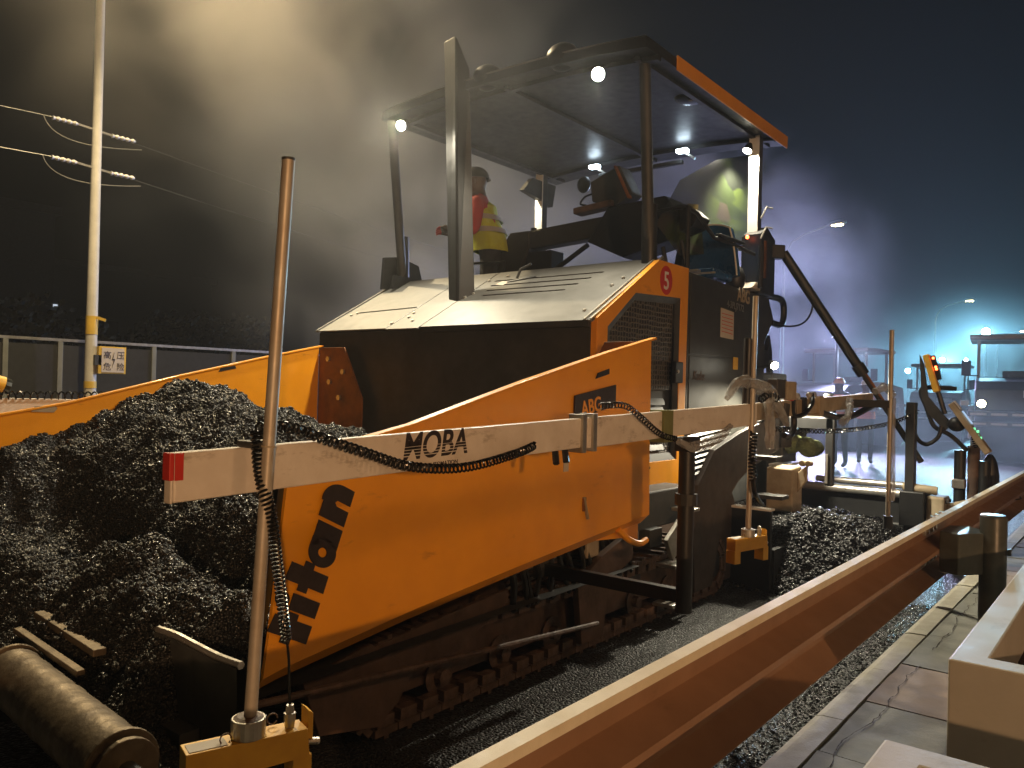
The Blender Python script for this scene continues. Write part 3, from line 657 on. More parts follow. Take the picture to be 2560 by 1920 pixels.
# --- canopy posts
for (x, y, zb, zt, r_, m_, n_) in ((-2.74, 4.93, 2.28, 3.66, .040, 'dark', 12), (-5.20, 4.93, 2.30, 3.64, .040, 'dark', 12), (-2.71, 6.72, 2.80, 3.64, .045, 'dark', 4), (-4.98, 6.66, 2.30, 3.64, .045, 'dark', 4)):
    p = MB(); (p.tube([(x, y, zb), ((x+.16, y-.33, zt) if x < -4 else (x+.03, y-.18, zt))], r_, n_) if n_ > 4 else p.box(x-.045, x+.045, y-.04, y+.04, zb, zt))
    o = p.build('canopy_post', m_, pv, bevel=.006 if n_ == 4 else 0, smooth=n_ > 4)
    if n_ > 4: MB().tube([(x, y, zb), (x+.003, y-.02, zb+.42)], .055, 14).build('post_sleeve', 'black', o, smooth=True)
    else: MB().box(x-.044, x+.044, y-.052, y-.041, zb, zt).build('lit_post_face', 'white', o)  # white strip paints the lamp-lit face of the post
MB().prism([(4.72, 2.24), (4.74, 2.52), (4.93, 2.55), (5.16, 2.50), (5.24, 2.28)], 0, -5.27, -5.24).build('post_bracket', 'black', pv, bevel=.004)
MB().prism([(4.74, 2.24), (4.76, 2.36), (5.10, 2.36), (5.20, 2.28)], 0, -5.16, -5.13).build('post_bracket', 'black', pv)
# --- canopy roof: shallow arched shell, orange side band, pale front visor
def roof_z(x, y): u = (x+3.84)/1.26; return 3.765 - .062*abs(u)**2.2
xs = [-5.10+2.52*i/16 for i in range(17)]; y0, y1 = 4.54, 7.08
b = MB(); vs = []
for t in (0, -.07):
    for y in (y0, y1):
        for x in xs: vs.append((x, y, roof_z(x, y)+t))
n = 17; fs = []
for i in range(n-1):
    fs += [(i, i+1, n+i+1, n+i), (2*n+i, 3*n+i, 3*n+i+1, 2*n+i+1), (i, 2*n+i, 2*n+i+1, i+1), (n+i, n+i+1, 3*n+i+1, 3*n+i)]
fs += [(0, n, 3*n, 2*n), (n-1, 3*n-1, 4*n-1, 2*n-1)]
rf = b.add(vs, fs).build('canopy_roof', 'black', pv)
b = MB(); vs = []
for (dy, dz) in ((-.01, .0), (.26, .10), (.27, .09), (0, -.012)):
    for i in range(n): k = min(1, i/4.)*min(1, (n-1-i)/5.)*.8; vs.append((xs[i], y0+dy, roof_z(xs[i], y0)+dz*k+.004))
fs = []
for j in range(4):
    for i in range(n-1): fs.append((j*n+i, j*n+i+1, ((j+1) % 4)*n+i+1, ((j+1) % 4)*n+i))
b.add(vs, fs).build('front_visor', 'hood', rf)
MB().prism([(4.95, 3.613), (4.95, 3.715), (7.08, 3.712), (7.07, 3.605)], 0, -2.578, -2.565).build('orange_side_band', 'orange', rf, bevel=.004)
for x in (-4.00, -3.30):
    bz = roof_z(x, 4.6); q_ = MB(); q_.ball((x, 4.62, bz+.01), .13, 14, 8, (1, .8, .75)); q_.build('roof_lamp_cowl', 'black', rf, smooth=True)
for x in (-4.95, -3.85, -2.72): MB().bar((x, 4.66, roof_z(x, 4.6)-.075), (x, 7.0, roof_z(x, 7)-.075), .04, .05).build('roof_rib', 'black', rf)
for y in (4.72, 6.80):
    q_ = MB(); pts = [(x, y, roof_z(x, y)-.075) for x in xs]
    for a, c in zip(pts, pts[1:]): q_.bar(a, c, .05, .05, (0, 1, 0))
    q_.build('roof_crossbar', 'black', rf)
sk = MB().ball((-2.80, 5.60, 3.655), .11, 18, 8, (1.0, 1.2, .25)); sk.build('ceiling_speaker', 'glass_dark', rf, smooth=True)
MB().bar((-4.30, 6.70, 3.53), (-3.40, 6.70, 3.53), .05, .035).build('led_bar', 'dark', rf, bevel=.004)
for x in (-4.33, -3.38):
    o = MB().box(x-.05, x+.05, 6.62, 6.68, 3.60, 3.63).build('led_lamp', 'g_led', rf)
    MB().bar((x+.02, 6.68, 3.60), (x+.1, 6.70, 3.54), .02).build('lamp_bracket', 'alu', rf)
# lamps on the posts: housing + lit lens
def worklamp(c, direction, r, m='g_white', name='work_lamp'):
    d = Vector(direction).normalized(); c = Vector(c)
    h = MB().tube([c-d*.07, c-d*.03, c, c+d*.006], [r*.55, r*.95, r*1.08, r*1.08], 18).build(name, 'black', pv, smooth=True)
    MB().tube([c+d*.007, c+d*.014], [r*.98, r*.7], 18).build('lens', m, h); return h
worklamp((-4.90, 4.58, 3.565), (.35, -1, -.35), .042); worklamp((-2.97, 4.58, 3.555), (.3, -1, -.35), .046)
worklamp((-2.74, 6.60, 3.50), (-.1, -.5, -.9), .038, 'g_white'); worklamp((-5.0, 6.55, 3.47), (-.55, -.7, -.25), .042, 'g_soft')
worklamp((-2.36, 6.32, 1.640), (.75, -.75, -.45), .032)
MB().prism([(6.3, 3.40), (6.45, 3.55), (6.85, 3.55), (6.80, 3.32)], 0, -5.0, -4.94).build('lamp_gusset', 'dark', pv)
MB().bar((XN+.03, 6.5, 1.62), (-2.39, 6.36, 1.64), .02).build('lamp_arm', 'black', pv)
# --- platform, console, seat, handrails
MB().box(XF+.02, XN-.02, 5.35, 6.95, 1.69, 1.73).build('platform', 'dark', pv)
con = MB().bar((-4.62, 5.8, 2.74), (-3.50, 5.8, 2.80), .16, .17).build('console_beam', 'door', pv, bevel=.02)
MB().prism([(-4.88, 2.35), (-4.70, 2.72), (-4.62, 2.83), (-4.40, 2.83), (-4.40, 2.66), (-4.55, 2.35)], 1, 5.70, 5.92).build('console_end', 'door', pv, bevel=.01)
MB().box(-4.45, -4.16, 5.72, 5.92, 2.28, 2.64).build('console_pedestal', 'black', pv, bevel=.01)
MB().cyl((-4.16, 5.70, 2.42), (-3.76, 5.70, 2.64), .022, 8).build('gas_strut', 'black', pv)
MB().prism([(-3.75, 2.66), (-3.40, 2.50), (-2.98, 2.60), (-2.92, 2.82), (-3.02, 2.96), (-3.55, 2.93)], 1, 5.66, 5.98).build('console_box', 'black', pv, bevel=.015)
MB().prism([(-2.94, 2.66), (-2.80, 2.70), (-2.76, 2.78), (-2.84, 2.86), (-2.96, 2.86)], 1, 5.7, 5.94).build('console_grip', 'black', pv, bevel=.01)
MB().bar((-3.88, 5.70, 2.93), (-3.50, 5.70, 2.96), .13, .055).build('control_head', 'rust', pv, bevel=.01)
MB().prism([(-3.72, 3.00), (-3.74, 3.17), (-3.46, 3.27), (-3.33, 3.02), (-3.5, 2.93)], 1, 5.68, 5.86).build('display_box', 'dark', pv, bevel=.01)
MB().bar((-3.485, 5.672, 3.26), (-3.345, 5.672, 2.98), .016, .05, (0, 1, 0)).build('display_edge', 'orange_dirty', pv)
MB().tube(smoothpath([(-3.70, 5.66, 3.06), (-3.78, 5.66, 3.04), (-3.82, 5.66, 2.99), (-3.76, 5.66, 2.97)]), .009, 6).build('display_cable', 'black', pv, smooth=True)
MB().cyl((-4.42, 5.8, 2.83), (-4.42, 5.8, 2.87), .028, 10).build('knob', 'black', pv)
MB().tube([(-3.06, 5.72, 2.56), (-3.0, 5.72, 2.30)], .018, 6).tube([(-2.90, 5.72, 2.6), (-2.83, 5.72, 2.28)], .018, 6).build('console_leg', 'black', pv)
MB().ball((-4.42, 6.60, 3.44), .085, 12, 8, (.9, .5, 1)).build('rear_mirror', 'black', pv, smooth=True)
# seat: shell back (curved), cushion, armrest, piping
sb = MB(); nu, nv = 9, 8; vs = []
for t in (0, .07):
    for j in range(nv+1):
        for i in range(nu+1):
            u = i/nu*2-1; v = j/nv; ww = .22*(1-.12*v**3)
            x = -2.86+t*.2+.05*u*u; vs.append((-2.84+u*ww, 6.22-.10*v+.05*(1-u*u)-t, 2.36+.42*v-.05*u*u*v))
q = (nv+1)*(nu+1)
fs = []
for j in range(nv):
    for i in range(nu): a = j*(nu+1)+i; fs += [(a, a+1, a+nu+2, a+nu+1), (a+q, a+nu+1+q, a+nu+2+q, a+1+q)]
for j in range(nv): a = j*(nu+1); fs += [(a, a+nu+1, a+nu+1+q, a+q)]; a += nu; fs += [(a, a+q, a+nu+1+q, a+nu+1)]
for i in range(nu): fs += [(i, i+q, i+1+q, i+1)]; a = nv*(nu+1)+i; fs += [(a, a+1, a+1+q, a+q)]
seat = sb.add(vs, fs).build('seat_back', 'blue', pv, smooth=True)
edge = [vs[q+j*(nu+1)+nu] for j in range(nv+1)] + [vs[q+nv*(nu+1)+i] for i in range(nu-1, -1, -1)]
MB().tube(edge, .007, 6).build('piping', 'white', seat, smooth=True)
MB().box(-3.05, -2.64, 5.78, 6.14, 2.30, 2.38).build('seat_cushion', 'blue', pv, bevel=.03)
MB().bar((-2.98, 5.84, 2.40), (-2.92, 5.84, 2.72), .075, .06).build('joystick_arm', 'black', pv, bevel=.015)
MB().box(-3.0, -2.70, 5.60, 5.66, 2.325, 2.345).build('seat_rail', 'steel', pv)
MB().box(-3.0, -2.55, 5.58, 5.60, 2.30, 2.312).build('seat_rail', 'steel', pv)
MB().ball((-2.72, 6.36, 2.36), .085, 10, 8, (1, 1, 1.4)).build('seat_suspension', 'black', pv, smooth=True)
hr = smoothpath([(-3.02, 5.34, 2.66), (-2.97, 5.36, 2.74), (-2.86, 5.36, 2.765), (-2.68, 5.36, 2.77)], 5)
MB().tube(hr + [Vector((-2.66, 5.5, 2.74)), Vector((-2.64, 5.75, 2.60)), Vector((-2.63, 6.05, 2.60)), Vector((-2.62, 6.5, 2.58))], .016, 8).build('handrail', 'black', pv, smooth=True)
MB().tube([(-2.665, 5.36, 2.76), (-2.665, 5.36, 1.9)], .018, 8).build('handrail_post', 'black', pv, smooth=True)
MB().bar((-2.64, 5.82, 2.63), (-2.62, 6.25, 2.63), .05, .03).build('armrest', 'black', pv, bevel=.01)
# handrail on the far front corner
MB().tube([(-4.93, 5.3, 2.3), (-4.93, 5.3, 2.80), (-4.80, 5.3, 2.83)], .016, 8).tube([(-5.0, 5.3, 2.80), (-4.8, 5.3, 2.81)], .022, 8).build('handrail', 'black', pv, smooth=True)
MB().tube([(-4.40, 5.36, 1.9), (-4.40, 5.36, 2.50), (-4.95, 5.36, 2.52)], .014, 8).build('handrail', 'black', pv, smooth=True)
# sheet with a green reflection painted on; banded tube of that reflection built behind
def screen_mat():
    m, n, l, b = nmat('green_reflection_sheet'); tc = n.new('ShaderNodeTexCoord'); v = n.new('ShaderNodeTexVoronoi'); v.inputs['Scale'].default_value = 5.5; v.inputs['Randomness'].default_value = .9  # patches imitate a reflection in the glass
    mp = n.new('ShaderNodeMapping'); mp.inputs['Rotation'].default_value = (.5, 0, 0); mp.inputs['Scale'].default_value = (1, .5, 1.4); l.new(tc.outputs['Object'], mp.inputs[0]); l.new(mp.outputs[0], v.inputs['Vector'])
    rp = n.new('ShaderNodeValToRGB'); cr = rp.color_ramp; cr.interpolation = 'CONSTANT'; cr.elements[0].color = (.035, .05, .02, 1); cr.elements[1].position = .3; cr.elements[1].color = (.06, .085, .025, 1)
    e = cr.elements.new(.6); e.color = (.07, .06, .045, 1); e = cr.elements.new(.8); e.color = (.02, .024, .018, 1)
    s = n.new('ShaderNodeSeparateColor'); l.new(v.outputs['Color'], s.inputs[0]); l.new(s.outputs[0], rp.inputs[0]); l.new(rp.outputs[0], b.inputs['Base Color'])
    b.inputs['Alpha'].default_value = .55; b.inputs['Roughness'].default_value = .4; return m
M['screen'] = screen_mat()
MB().prism([(at(a, b, X=-2.91).y, at(a, b, X=-2.91).z) for a, b in ((1640, 560), (1700, 450), (1790, 400), (1888, 385), (1888, 625), (1700, 640))], 0, -2.91, -2.906).build('reflection_sheet', 'screen', pv)
sg = MB().tube([(-3.30, 6.55, 2.35), (-3.20, 6.50, 3.0)], .05, 14).build('reflected_tube', 'dark', pv, smooth=True)  # stands in for a tube that appears only in the reflection
MB().tube([(-3.216, 6.508, 2.90), (-3.208, 6.504, 2.945)], .052, 14).build('yellow_band', 'yellow2', sg, smooth=True)
MB().tube([(-3.200, 6.50, 3.0), (-3.188, 6.494, 3.07)], .052, 14).build('yellow_band', 'yellow2', sg, smooth=True)
MB().ball((-2.70, 6.54, 2.74), .016, 8, 6).build('red_lamp', 'g_red', pv)
# --- diagonal telescopic strut to the screed end, with its hose
s0, s1 = Vector((-2.55, 6.98, 2.66)), Vector((-1.56, 7.72, .85))
sm = s0.lerp(s1, .57)
stt = MB().tube([s0, sm], .042, 14).build('screed_strut', 'black', pv, smooth=True)
MB().tube([sm-(sm-s0).normalized()*.07, sm+(sm-s0).normalized()*.03], .055, 14).build('strut_collar', 'black', stt, smooth=True)
MB().tube([sm, s1], .026, 12).build('strut_rod', 'dark', stt, smooth=True)
MB().bar(sm+Vector((.03, -.03, 0)), sm.lerp(s1, .5)+Vector((.028, -.03, 0)), .008, .02).build('copper_pipe', 'orange_dirty', stt)
MB().tube(bez(s0.lerp(s1, .22), s0.lerp(s1, .22)+Vector((0, 0, -.25)), (-2.55, 7.35, 2.02), (-2.62, 7.1, 2.03)), .009, 6).build('strut_hose', 'black', stt, smooth=True)
MB().bar(s0+Vector((-.1, -.1, 0)), s0, .10, .12).build('strut_bracket', 'black', stt, bevel=.01)

# ================================================================== SCREED (rear of the paver)
MB().box(-5.9, -1.62, 7.48, 7.60, .22, .60).build('screed_body', 'black', pv, bevel=.01)
MB().box(-5.9, -1.66, 7.62, 7.95, .10, .52).build('screed_body', 'black', pv, bevel=.01)
MB().cyl((-2.48, 7.44, .585), (-1.58, 7.44, .585), .038, 16).build('guide_tube', 'steel', pv, smooth=True)
MB().cyl((-2.42, 7.62, .640), (-1.60, 7.62, .640), .030, 16).build('guide_tube', 'steel', pv, smooth=True)
MB().cyl((-2.30, 7.42, .32), (-1.60, 7.42, .32), .02, 12).build('guide_tube', 'dark', pv, smooth=True)
MB().box(-5.9, -1.7, 7.96, 8.30, .40, .46).build('screed_walkway', 'dark', pv, bevel=.01)
eg = MB().box(-1.60, -1.53, 7.30, 7.40, .02, 1.37).build('end_gate_post', 'black', pv, bevel=.006)
MB().box(-1.63, -1.44, 7.26, 7.60, .34, .63).build('end_gate', 'rubber', pv, bevel=.01)
MB().box(-1.44, -1.30, 7.32, 7.56, .30, .60).build('end_gate_plate', 'tan', pv, bevel=.02)
for (y, z) in ((7.36, .56), (7.52, .56), (7.36, .34), (7.52, .34)): MB().cyl((-1.30, y, z), (-1.285, y, z), .016, 6).build('plate_bolt', 'dark', pv)
MB().cyl((-1.62, 7.34, .66), (-1.36, 7.36, .645), .036, 12).build('end_gate_tube', 'tan', pv, smooth=True)
MB().cyl((-1.32, 7.45, .49), (-1.10, 7.50, .56), .042, 12).build('end_gate_tube', 'tan', pv, smooth=True)
MB().box(-1.32, -1.20, 7.44, 7.54, .16, .30).build('end_gate_bracket', 'tan', pv, bevel=.01)
for x, z0, z1, m_ in ((-1.24, .02, .98, 'black'), (-1.14, .02, 1.02, 'rust'), (-1.06, .05, .90, 'black'), (-1.30, .0, .5, 'black')):
    MB().cyl((x, 7.60, z0), (x, 7.60, z1), .045, 12).build('height_spindle', m_, pv, smooth=True)
MB().cyl((-1.14, 7.6, 1.02), (-1.14, 7.6, 1.10), .028, 8).build('spindle_nut', 'alu', pv); MB().box(-1.29, -1.19, 7.53, 7.62, .66, .74).build('spindle_clamp', 'alu', pv, bevel=.01)
MB().ball((-1.03, 7.66, .72), .12, 12, 10, (.6, .6, 2.0)).build('cable_bundle', 'black', pv, smooth=True)
MB().tube(smoothpath([(-.98, 7.62, .66), (-.86, 7.6, .65), (-.80, 7.6, .62), (-.88, 7.6, .60), (-.98, 7.6, .60)]), .006, 6).build('loose_cable', 'black', pv, smooth=True)
# bent control stand, grip and two handsets
MB().tube(smoothpath([(-1.18, 7.55, .98), (-1.30, 7.52, 1.10), (-1.42, 7.5, 1.17), (-1.48, 7.5, 1.32), (-1.53, 7.5, 1.46), (-1.47, 7.5, 1.50), (-1.26, 7.5, 1.49)]), .018, 8).build('control_stand', 'dark', pv, smooth=True)
MB().tube(smoothpath([(-1.58, 7.42, 1.34), (-1.55, 7.42, 1.10), (-1.47, 7.42, 1.02), (-1.38, 7.42, 1.08), (-1.35, 7.42, 1.18)]), .017, 8).build('control_hose', 'rubber', pv, smooth=True)
MB().prism([(-1.535, 1.78), (-1.50, 1.70), (-1.46, 1.42), (-1.33, 1.26), (-1.27, 1.20), (-1.33, 1.14), (-1.46, 1.28), (-1.51, 1.40)], 1, 7.44, 7.46).build('stand_plate', 'dark', pv, bevel=.003)
def handset(name, a, b, wd, m, lab):
    a = Vector(a); b = Vector(b); o = MB().bar(a, b, .05, wd, (0, 1, 0)).build(name, m, pv, bevel=.008, label=lab); return o
h1 = handset('handset', (-1.475, 7.40, 1.77), (-1.385, 7.40, 1.46), .075, 'yellow2', 'upright yellow remote handset')
MB().tube([(-1.38, 7.41, 1.46), (-1.33, 7.43, 1.28)], .02, 8).build('handset_neck', 'black', h1, smooth=True)
MB().bar((-1.432, 7.40, 1.76), (-1.375, 7.40, 1.56), .052, .018, (0, 1, 0)).build('key_strip', 'black', h1)
for (x, z) in ((-1.430, 1.742), (-1.410, 1.668), (-1.404, 1.65)): MB().ball((x+.012, 7.385, z), .010, 8, 6).build('red_led', 'g_red', h1)
h2 = handset('handset', (-1.27, 7.36, 1.37), (-1.00, 7.36, .98), .10, 'tan', 'tilted screed controller with lit screen')
MB().bar((-1.185, 7.332, 1.31), (-1.115, 7.332, 1.21), .006, .06, (0, 1, 0)).build('screen', 'g_screen', h2)
MB().bar((-1.245, 7.330, 1.39), (-1.195, 7.330, 1.325), .006, .06, (0, 1, 0)).build('label_plate', 'white', h2)
for (x, z) in ((-1.10, 1.17), (-1.075, 1.15), (-1.075, 1.115), (-1.055, 1.10)): MB().box(x-.010, x+.010, 7.326, 7.334, z-.010, z+.010).build('key', 'g_green', h2)
MB().ball((-1.24, 7.42, 1.20), .07, 10, 8, (1, .8, .9)).build('stand_joint', 'black', pv, smooth=True)
MB().tube(coil_pts([(-1.13, 7.44, 1.15), (-1.10, 7.46, 1.02)], 8, .02, 8), .006, 5).build('coiled_cable', 'coil', pv, smooth=True)
# tan gearbox, green cloth bundle, black uprights and crossbar at the auger
MB().prism([(6.20, .50), (6.20, .835), (6.38, .85), (6.42, .80), (6.42, .44)], 0, -2.36, -2.15).build('auger_gearbox', 'tan', pv, bevel=.012)
MB().prism([(-2.15, .80), (-2.08, .86), (-2.08, .74), (-2.15, .64)], 1, 6.3, 6.34).build('gearbox_bracket', 'tan', pv, bevel=.006)
for x in (-2.10, -2.05): MB().cyl((x, 6.24, .88), (x, 6.30, .88), .024, 12).build('clevis', 'tan', pv, bevel=.004)
gc = MB()
for k in range(9): gc.ball((-2.44+.035*k+rnd.uniform(-.04, .04), 6.7+rnd.uniform(-.06, .06), .97+rnd.uniform(-.05, .07)), rnd.uniform(.07, .11), 10, 7, (1, .9, .8))
gc.build('cloth_bundle', 'moss', pv, smooth=True)
MB().box(-2.50, -2.36, 6.55, 6.75, .15, 1.5).build('lift_post', 'dark', pv, bevel=.01)
MB().box(-1.99, -1.93, 6.45, 6.51, .70, 1.36).build('crossbar_post', 'black', pv, bevel=.006)
MB().box(-2.42, -1.92, 6.46, 6.50, 1.235, 1.26).build('crossbar', 'alu', pv)
MB().box(-2.42, -1.92, 6.45, 6.51, 1.14, 1.232).build('crossbar', 'black', pv, bevel=.006)
MB().cyl((-1.98, 6.47, 1.36), (-1.98, 6.47, 1.42), .035, 10).build('post_cap', 'steel', pv, bevel=.006)
MB().box(-1.985, -1.965, 6.44, 6.448, .72, .95).build('post_strip', 'alu', pv)
for k in range(6):
    x0 = -2.6+.07*k; MB().tube(smoothpath([(x0, 6.62, 1.34-.03*k), (x0+.05, 6.58, 1.1), (x0+.12, 6.56, 1.02+.03*k), (x0+.18, 6.6, 1.2)]), .018, 8).build('rear_hose', 'rubber', pv, smooth=True)
MB().box(-2.75, -2.50, 6.9, 7.3, .5, 1.2).build('rear_valve_box', 'dark', pv, bevel=.02)
MB().box(-5.1, -2.62, 7.0, 7.35, .5, 1.6).build('rear_bulkhead', 'dark', pv, bevel=.02)
# black shield plate beside the auger
MB().box(-2.46, -2.085, 5.58, 5.62, .0, .575).build('auger_shield', 'black', pv, bevel=.004)
MB().box(-2.46, -2.085, 5.57, 5.66, .577, .592).build('lit_shield_edge', 'white', pv)  # white strip paints lamp light on the shield's top edge
MB().box(-2.11, -2.07, 5.62, 6.6, .0, .30).build('auger_shield', 'black', pv)
# auger with flights
aug = MB().cyl((-5.3, 6.9, .30), (-1.75, 6.9, .30), .05, 12).build('auger_shaft', 'rust', pv)
vs = []; fs = []
for i in range(121):
    a = i*2*math.pi/12; x = -4.6+2.7*i/120; vs += [(x, 6.9+.05*math.cos(a), .30+.05*math.sin(a)), (x, 6.9+.17*math.cos(a), .30+.17*math.sin(a))]
for i in range(120): fs.append((2*i, 2*i+1, 2*i+3, 2*i+2))
MB().add(vs, fs).build('auger_flight', 'rust', aug)
# dangling pistol-grip lever behind the tank
MB().prism([(6.86, 1.72), (7.0, 1.80), (7.06, 1.94), (7.12, 1.80), (7.14, 1.66), (7.18, 1.50), (7.20, 1.42), (7.15, 1.42), (7.10, 1.55), (7.06, 1.66), (6.9, 1.62)], 0, XN-.06, XN-.02).build('fuel_nozzle', 'black', pv, bevel=.006)
# white wrapped hose running up the lift post
MB().tube(smoothpath([(-2.58, 6.62, 1.30), (-2.56, 6.60, 1.0)]), .04, 8).build('wrapped_hose', 'plastic', pv, smooth=True)

# ================================================================== ASPHALT HEAPS (granular, stuff)
def heap(name, hfun, x0, x1, y0, y1, step, n_lumps, size, label, keep=None):
    nx = int((x1-x0)/step)+1; ny = int((y1-y0)/step)+1
    X, Y = np.meshgrid(np.linspace(x0, x1, nx), np.linspace(y0, y1, ny))
    Z = np.empty_like(X)
    for j in range(ny):
        for i in range(nx): Z[j, i] = hfun(X[j, i], Y[j, i])
    V = np.stack([X.ravel(), Y.ravel(), Z.ravel()], 1)
    idx = np.arange(nx*ny).reshape(ny, nx)
    F = np.stack([idx[:-1, :-1], idx[:-1, 1:], idx[1:, 1:], idx[1:, :-1]], -1).reshape(-1, 4)
    me = bpy.data.meshes.new(name); me.from_pydata(V.tolist(), [], F.tolist()); me.materials.append(M['mix'])
    base = bpy.data.objects.new(name, me)
    # lumps: joined squashed stones
    rs = np.random.RandomState(3)
    t = (1+5**.5)/2
    ico = np.array([(-1,t,0),(1,t,0),(-1,-t,0),(1,-t,0),(0,-1,t),(0,1,t),(0,-1,-t),(0,1,-t),(t,0,-1),(t,0,1),(-t,0,-1),(-t,0,1)], float); ico /= np.linalg.norm(ico[0])
    icf = np.array([(0,11,5),(0,5,1),(0,1,7),(0,7,10),(0,10,11),(1,5,9),(5,11,4),(11,10,2),(10,7,6),(7,1,8),(3,9,4),(3,4,2),(3,2,6),(3,6,8),(3,8,9),(4,9,5),(2,4,11),(6,2,10),(8,6,7),(9,8,1)])
    px = rs.uniform(x0, x1, n_lumps*2); py = rs.uniform(y0, y1, n_lumps*2)
    if keep: k = np.array([keep(a, b, rs) for a, b in zip(px, py)]); px, py = px[k], py[k]
    px, py = px[:n_lumps], py[:n_lumps]; m = len(px)
    pz = np.array([hfun(a, b) for a, b in zip(px, py)])
    sc = size*(.45+rs.gamma(2.2, .28, m))[:, None, None]*rs.uniform(.6, 1.25, (m, 1, 3))
    jit = 1+rs.uniform(-.3, .3, (m, 12, 1))
    ang = rs.uniform(0, 6.28, m); ca, sa = np.cos(ang), np.sin(ang)
    P = ico[None]*jit*sc
    Q = P.copy(); Q[..., 0] = P[..., 0]*ca[:, None]-P[..., 1]*sa[:, None]; Q[..., 1] = P[..., 0]*sa[:, None]+P[..., 1]*ca[:, None]
    Q += np.stack([px, py, pz+size*.15], 1)[:, None, :]
    LV = Q.reshape(-1, 3); LF = (icf[None]+12*np.arange(m)[:, None, None]).reshape(-1, 3)
    nv0 = len(V); allv = np.concatenate([V, LV]); nq = len(F); ntri = len(LF)
    me2 = bpy.data.meshes.new(name)
    me2.vertices.add(len(allv)); me2.vertices.foreach_set('co', allv.astype(np.float32).ravel())
    loops = np.concatenate([F.ravel(), (LF+nv0).ravel()]); me2.loops.add(len(loops)); me2.loops.foreach_set('vertex_index', loops.astype(np.int32))
    me2.polygons.add(nq+ntri); st = np.concatenate([np.arange(nq)*4, nq*4+np.arange(ntri)*3]); tot = np.concatenate([np.full(nq, 4), np.full(ntri, 3)])
    me2.polygons.foreach_set('loop_start', st.astype(np.int32)); me2.polygons.foreach_set('loop_total', tot.astype(np.int32))
    me2.update(calc_edges=True); me2.materials.append(M['mix'])
    base.data = me2; bpy.data.meshes.remove(me); link(base); base['kind'] = 'stuff'; base['label'] = label; return base
def nz(x, y, s, z=0): return noise.noise(Vector((x*s, y*s, z)))
def sstep(a, b, v): t = min(1, max(0, (v-a)/(b-a))); return t*t*(3-2*t)
def pile(x, y):
    rise = sstep(1.62-.35*sstep(-4.2, -5.1, x), 2.6+.25*sstep(-4.2, -5.1, x), y)
    back = 1.01+.26*sstep(-3.6, -4.5, x)+.10*math.exp(-((x+4.8)/.5)**2-((y-2.65)/.45)**2)
    back -= .26*sstep(2.85, 3.5, y)*sstep(-3.7, -4.5, x); back += .34*sstep(3.15, 3.55, y)*math.exp(-((x+2.85)/.33)**2)
    mound = .60+.11*math.exp(-((x+3.15)/.28)**2-((y-1.58)/.22)**2)+.09*math.exp(-((x+2.45)/.25)**2-((y-1.60)/.25)**2)
    front = sstep(1.12 if -3.9 < x < -2.5 else 1.24+.16*sstep(-2.5, -2.42, x), 1.46+.1*sstep(-2.5, -2.42, x), y); z = (.28+(mound-.28)*front)*(1-rise)+back*rise
    z -= .20*math.exp(-((y-1.88)/.13)**2)*(1-.7*sstep(-4.2, -4.9, x))*(1 if x < -2.4 else .5)
    z -= .12*sstep(-2.42, -2.20, x)*sstep(1.9, 2.6, y)*(1-sstep(3.2, 3.7, y))
    ys_ = (1.2, 1.4, 1.77, 2.09, 2.33, 2.45, 2.67, 2.9, 3.2, 3.6, 4.1); zs_ = (.60, .78, .97, 1.08, 1.18, 1.25, 1.33, 1.38, 1.27, 1.12, 1.02)
    wv = sstep(-4.5, -5.12, x)
    if wv > 0: z = z*(1-wv)+float(np.interp(y, ys_, zs_))*wv
    z += .09*nz(x, y, 1.9)*(1-.8*wv)+.075*nz(x, y, 4.5, 3)+.035*nz(x, y, 10, 7)
    d = abs(nz(x, y, 3, 11)); z -= .03*max(0, .2-d)*5
    return z+.020*nz(x, y, 22, 5)
heap('asphalt_heap', pile, -5.17, -2.225, 1.12, 4.06, .020, 80000, .0068, 'steaming black asphalt mix heaped in the orange hopper')
def apile(x, y):
    z = .08+.38*sstep(5.65, 6.2, y)*sstep(-1.20, -1.75, x)
    z -= .12*sstep(6.6, 7.3, y)
    z += .10*math.exp(-((x+1.95)/.25)**2-((y-5.95)/.3)**2)
    z -= .25*sstep(-1.45, -1.15, x)+.2*sstep(5.75, 5.35, y)
    return z+.07*nz(x, y, 2.3, 2)+.05*nz(x, y, 6, 9)+.02*nz(x, y, 14)
heap('asphalt_windrow', apile, -2.75, -1.22, 5.3, 7.45, .022, 20000, .0105, 'loose black asphalt mix spread in front of the screed')
# loose grit under the guardrail
def grit(x, y): return .004+.004*nz(x, y, 20)
heap('road_grit', grit, -1.55, -1.05, 1.2, 6.0, .05, 6000, .0045, 'fine loose grit along the kerb under the guardrail', keep=lambda a, b, rs: rs.rand() < sstep(-1.6, -1.15, a))

# ================================================================== LEVELLING BEAM with sensor masts
lb = thing('levelling_beam', 'long white levelling beam with a red tipped end running along the paver', 'beam')
def bz_(y): return 1.247+(y-.86)*(1.443-1.247)/(6.612-.86)
def beam(y0, y1, h, wd, x=-1.625):
    b = MB(); vs = []
    for y in (y0, y1):
        z = bz_(y); vs += [(x-wd/2, y, z-h), (x+wd/2, y, z-h), (x+wd/2, y, z), (x-wd/2, y, z)]
    return b.add(vs, [(0, 3, 2, 1), (4, 5, 6, 7), (0, 1, 5, 4), (1, 2, 6, 5), (2, 3, 7, 6), (3, 0, 4, 7)])
s1_ = beam(.875, 2.455, .106, .028, -1.615).build('beam_section', 'beam', lb, bevel=.004)
s2_ = beam(2.457, 4.06, .112, .030, -1.616).build('beam_section', 'beam', lb, bevel=.004)
s3_ = beam(4.061, 6.30, .092, .042).build('beam_section', 'tan', lb, bevel=.004)
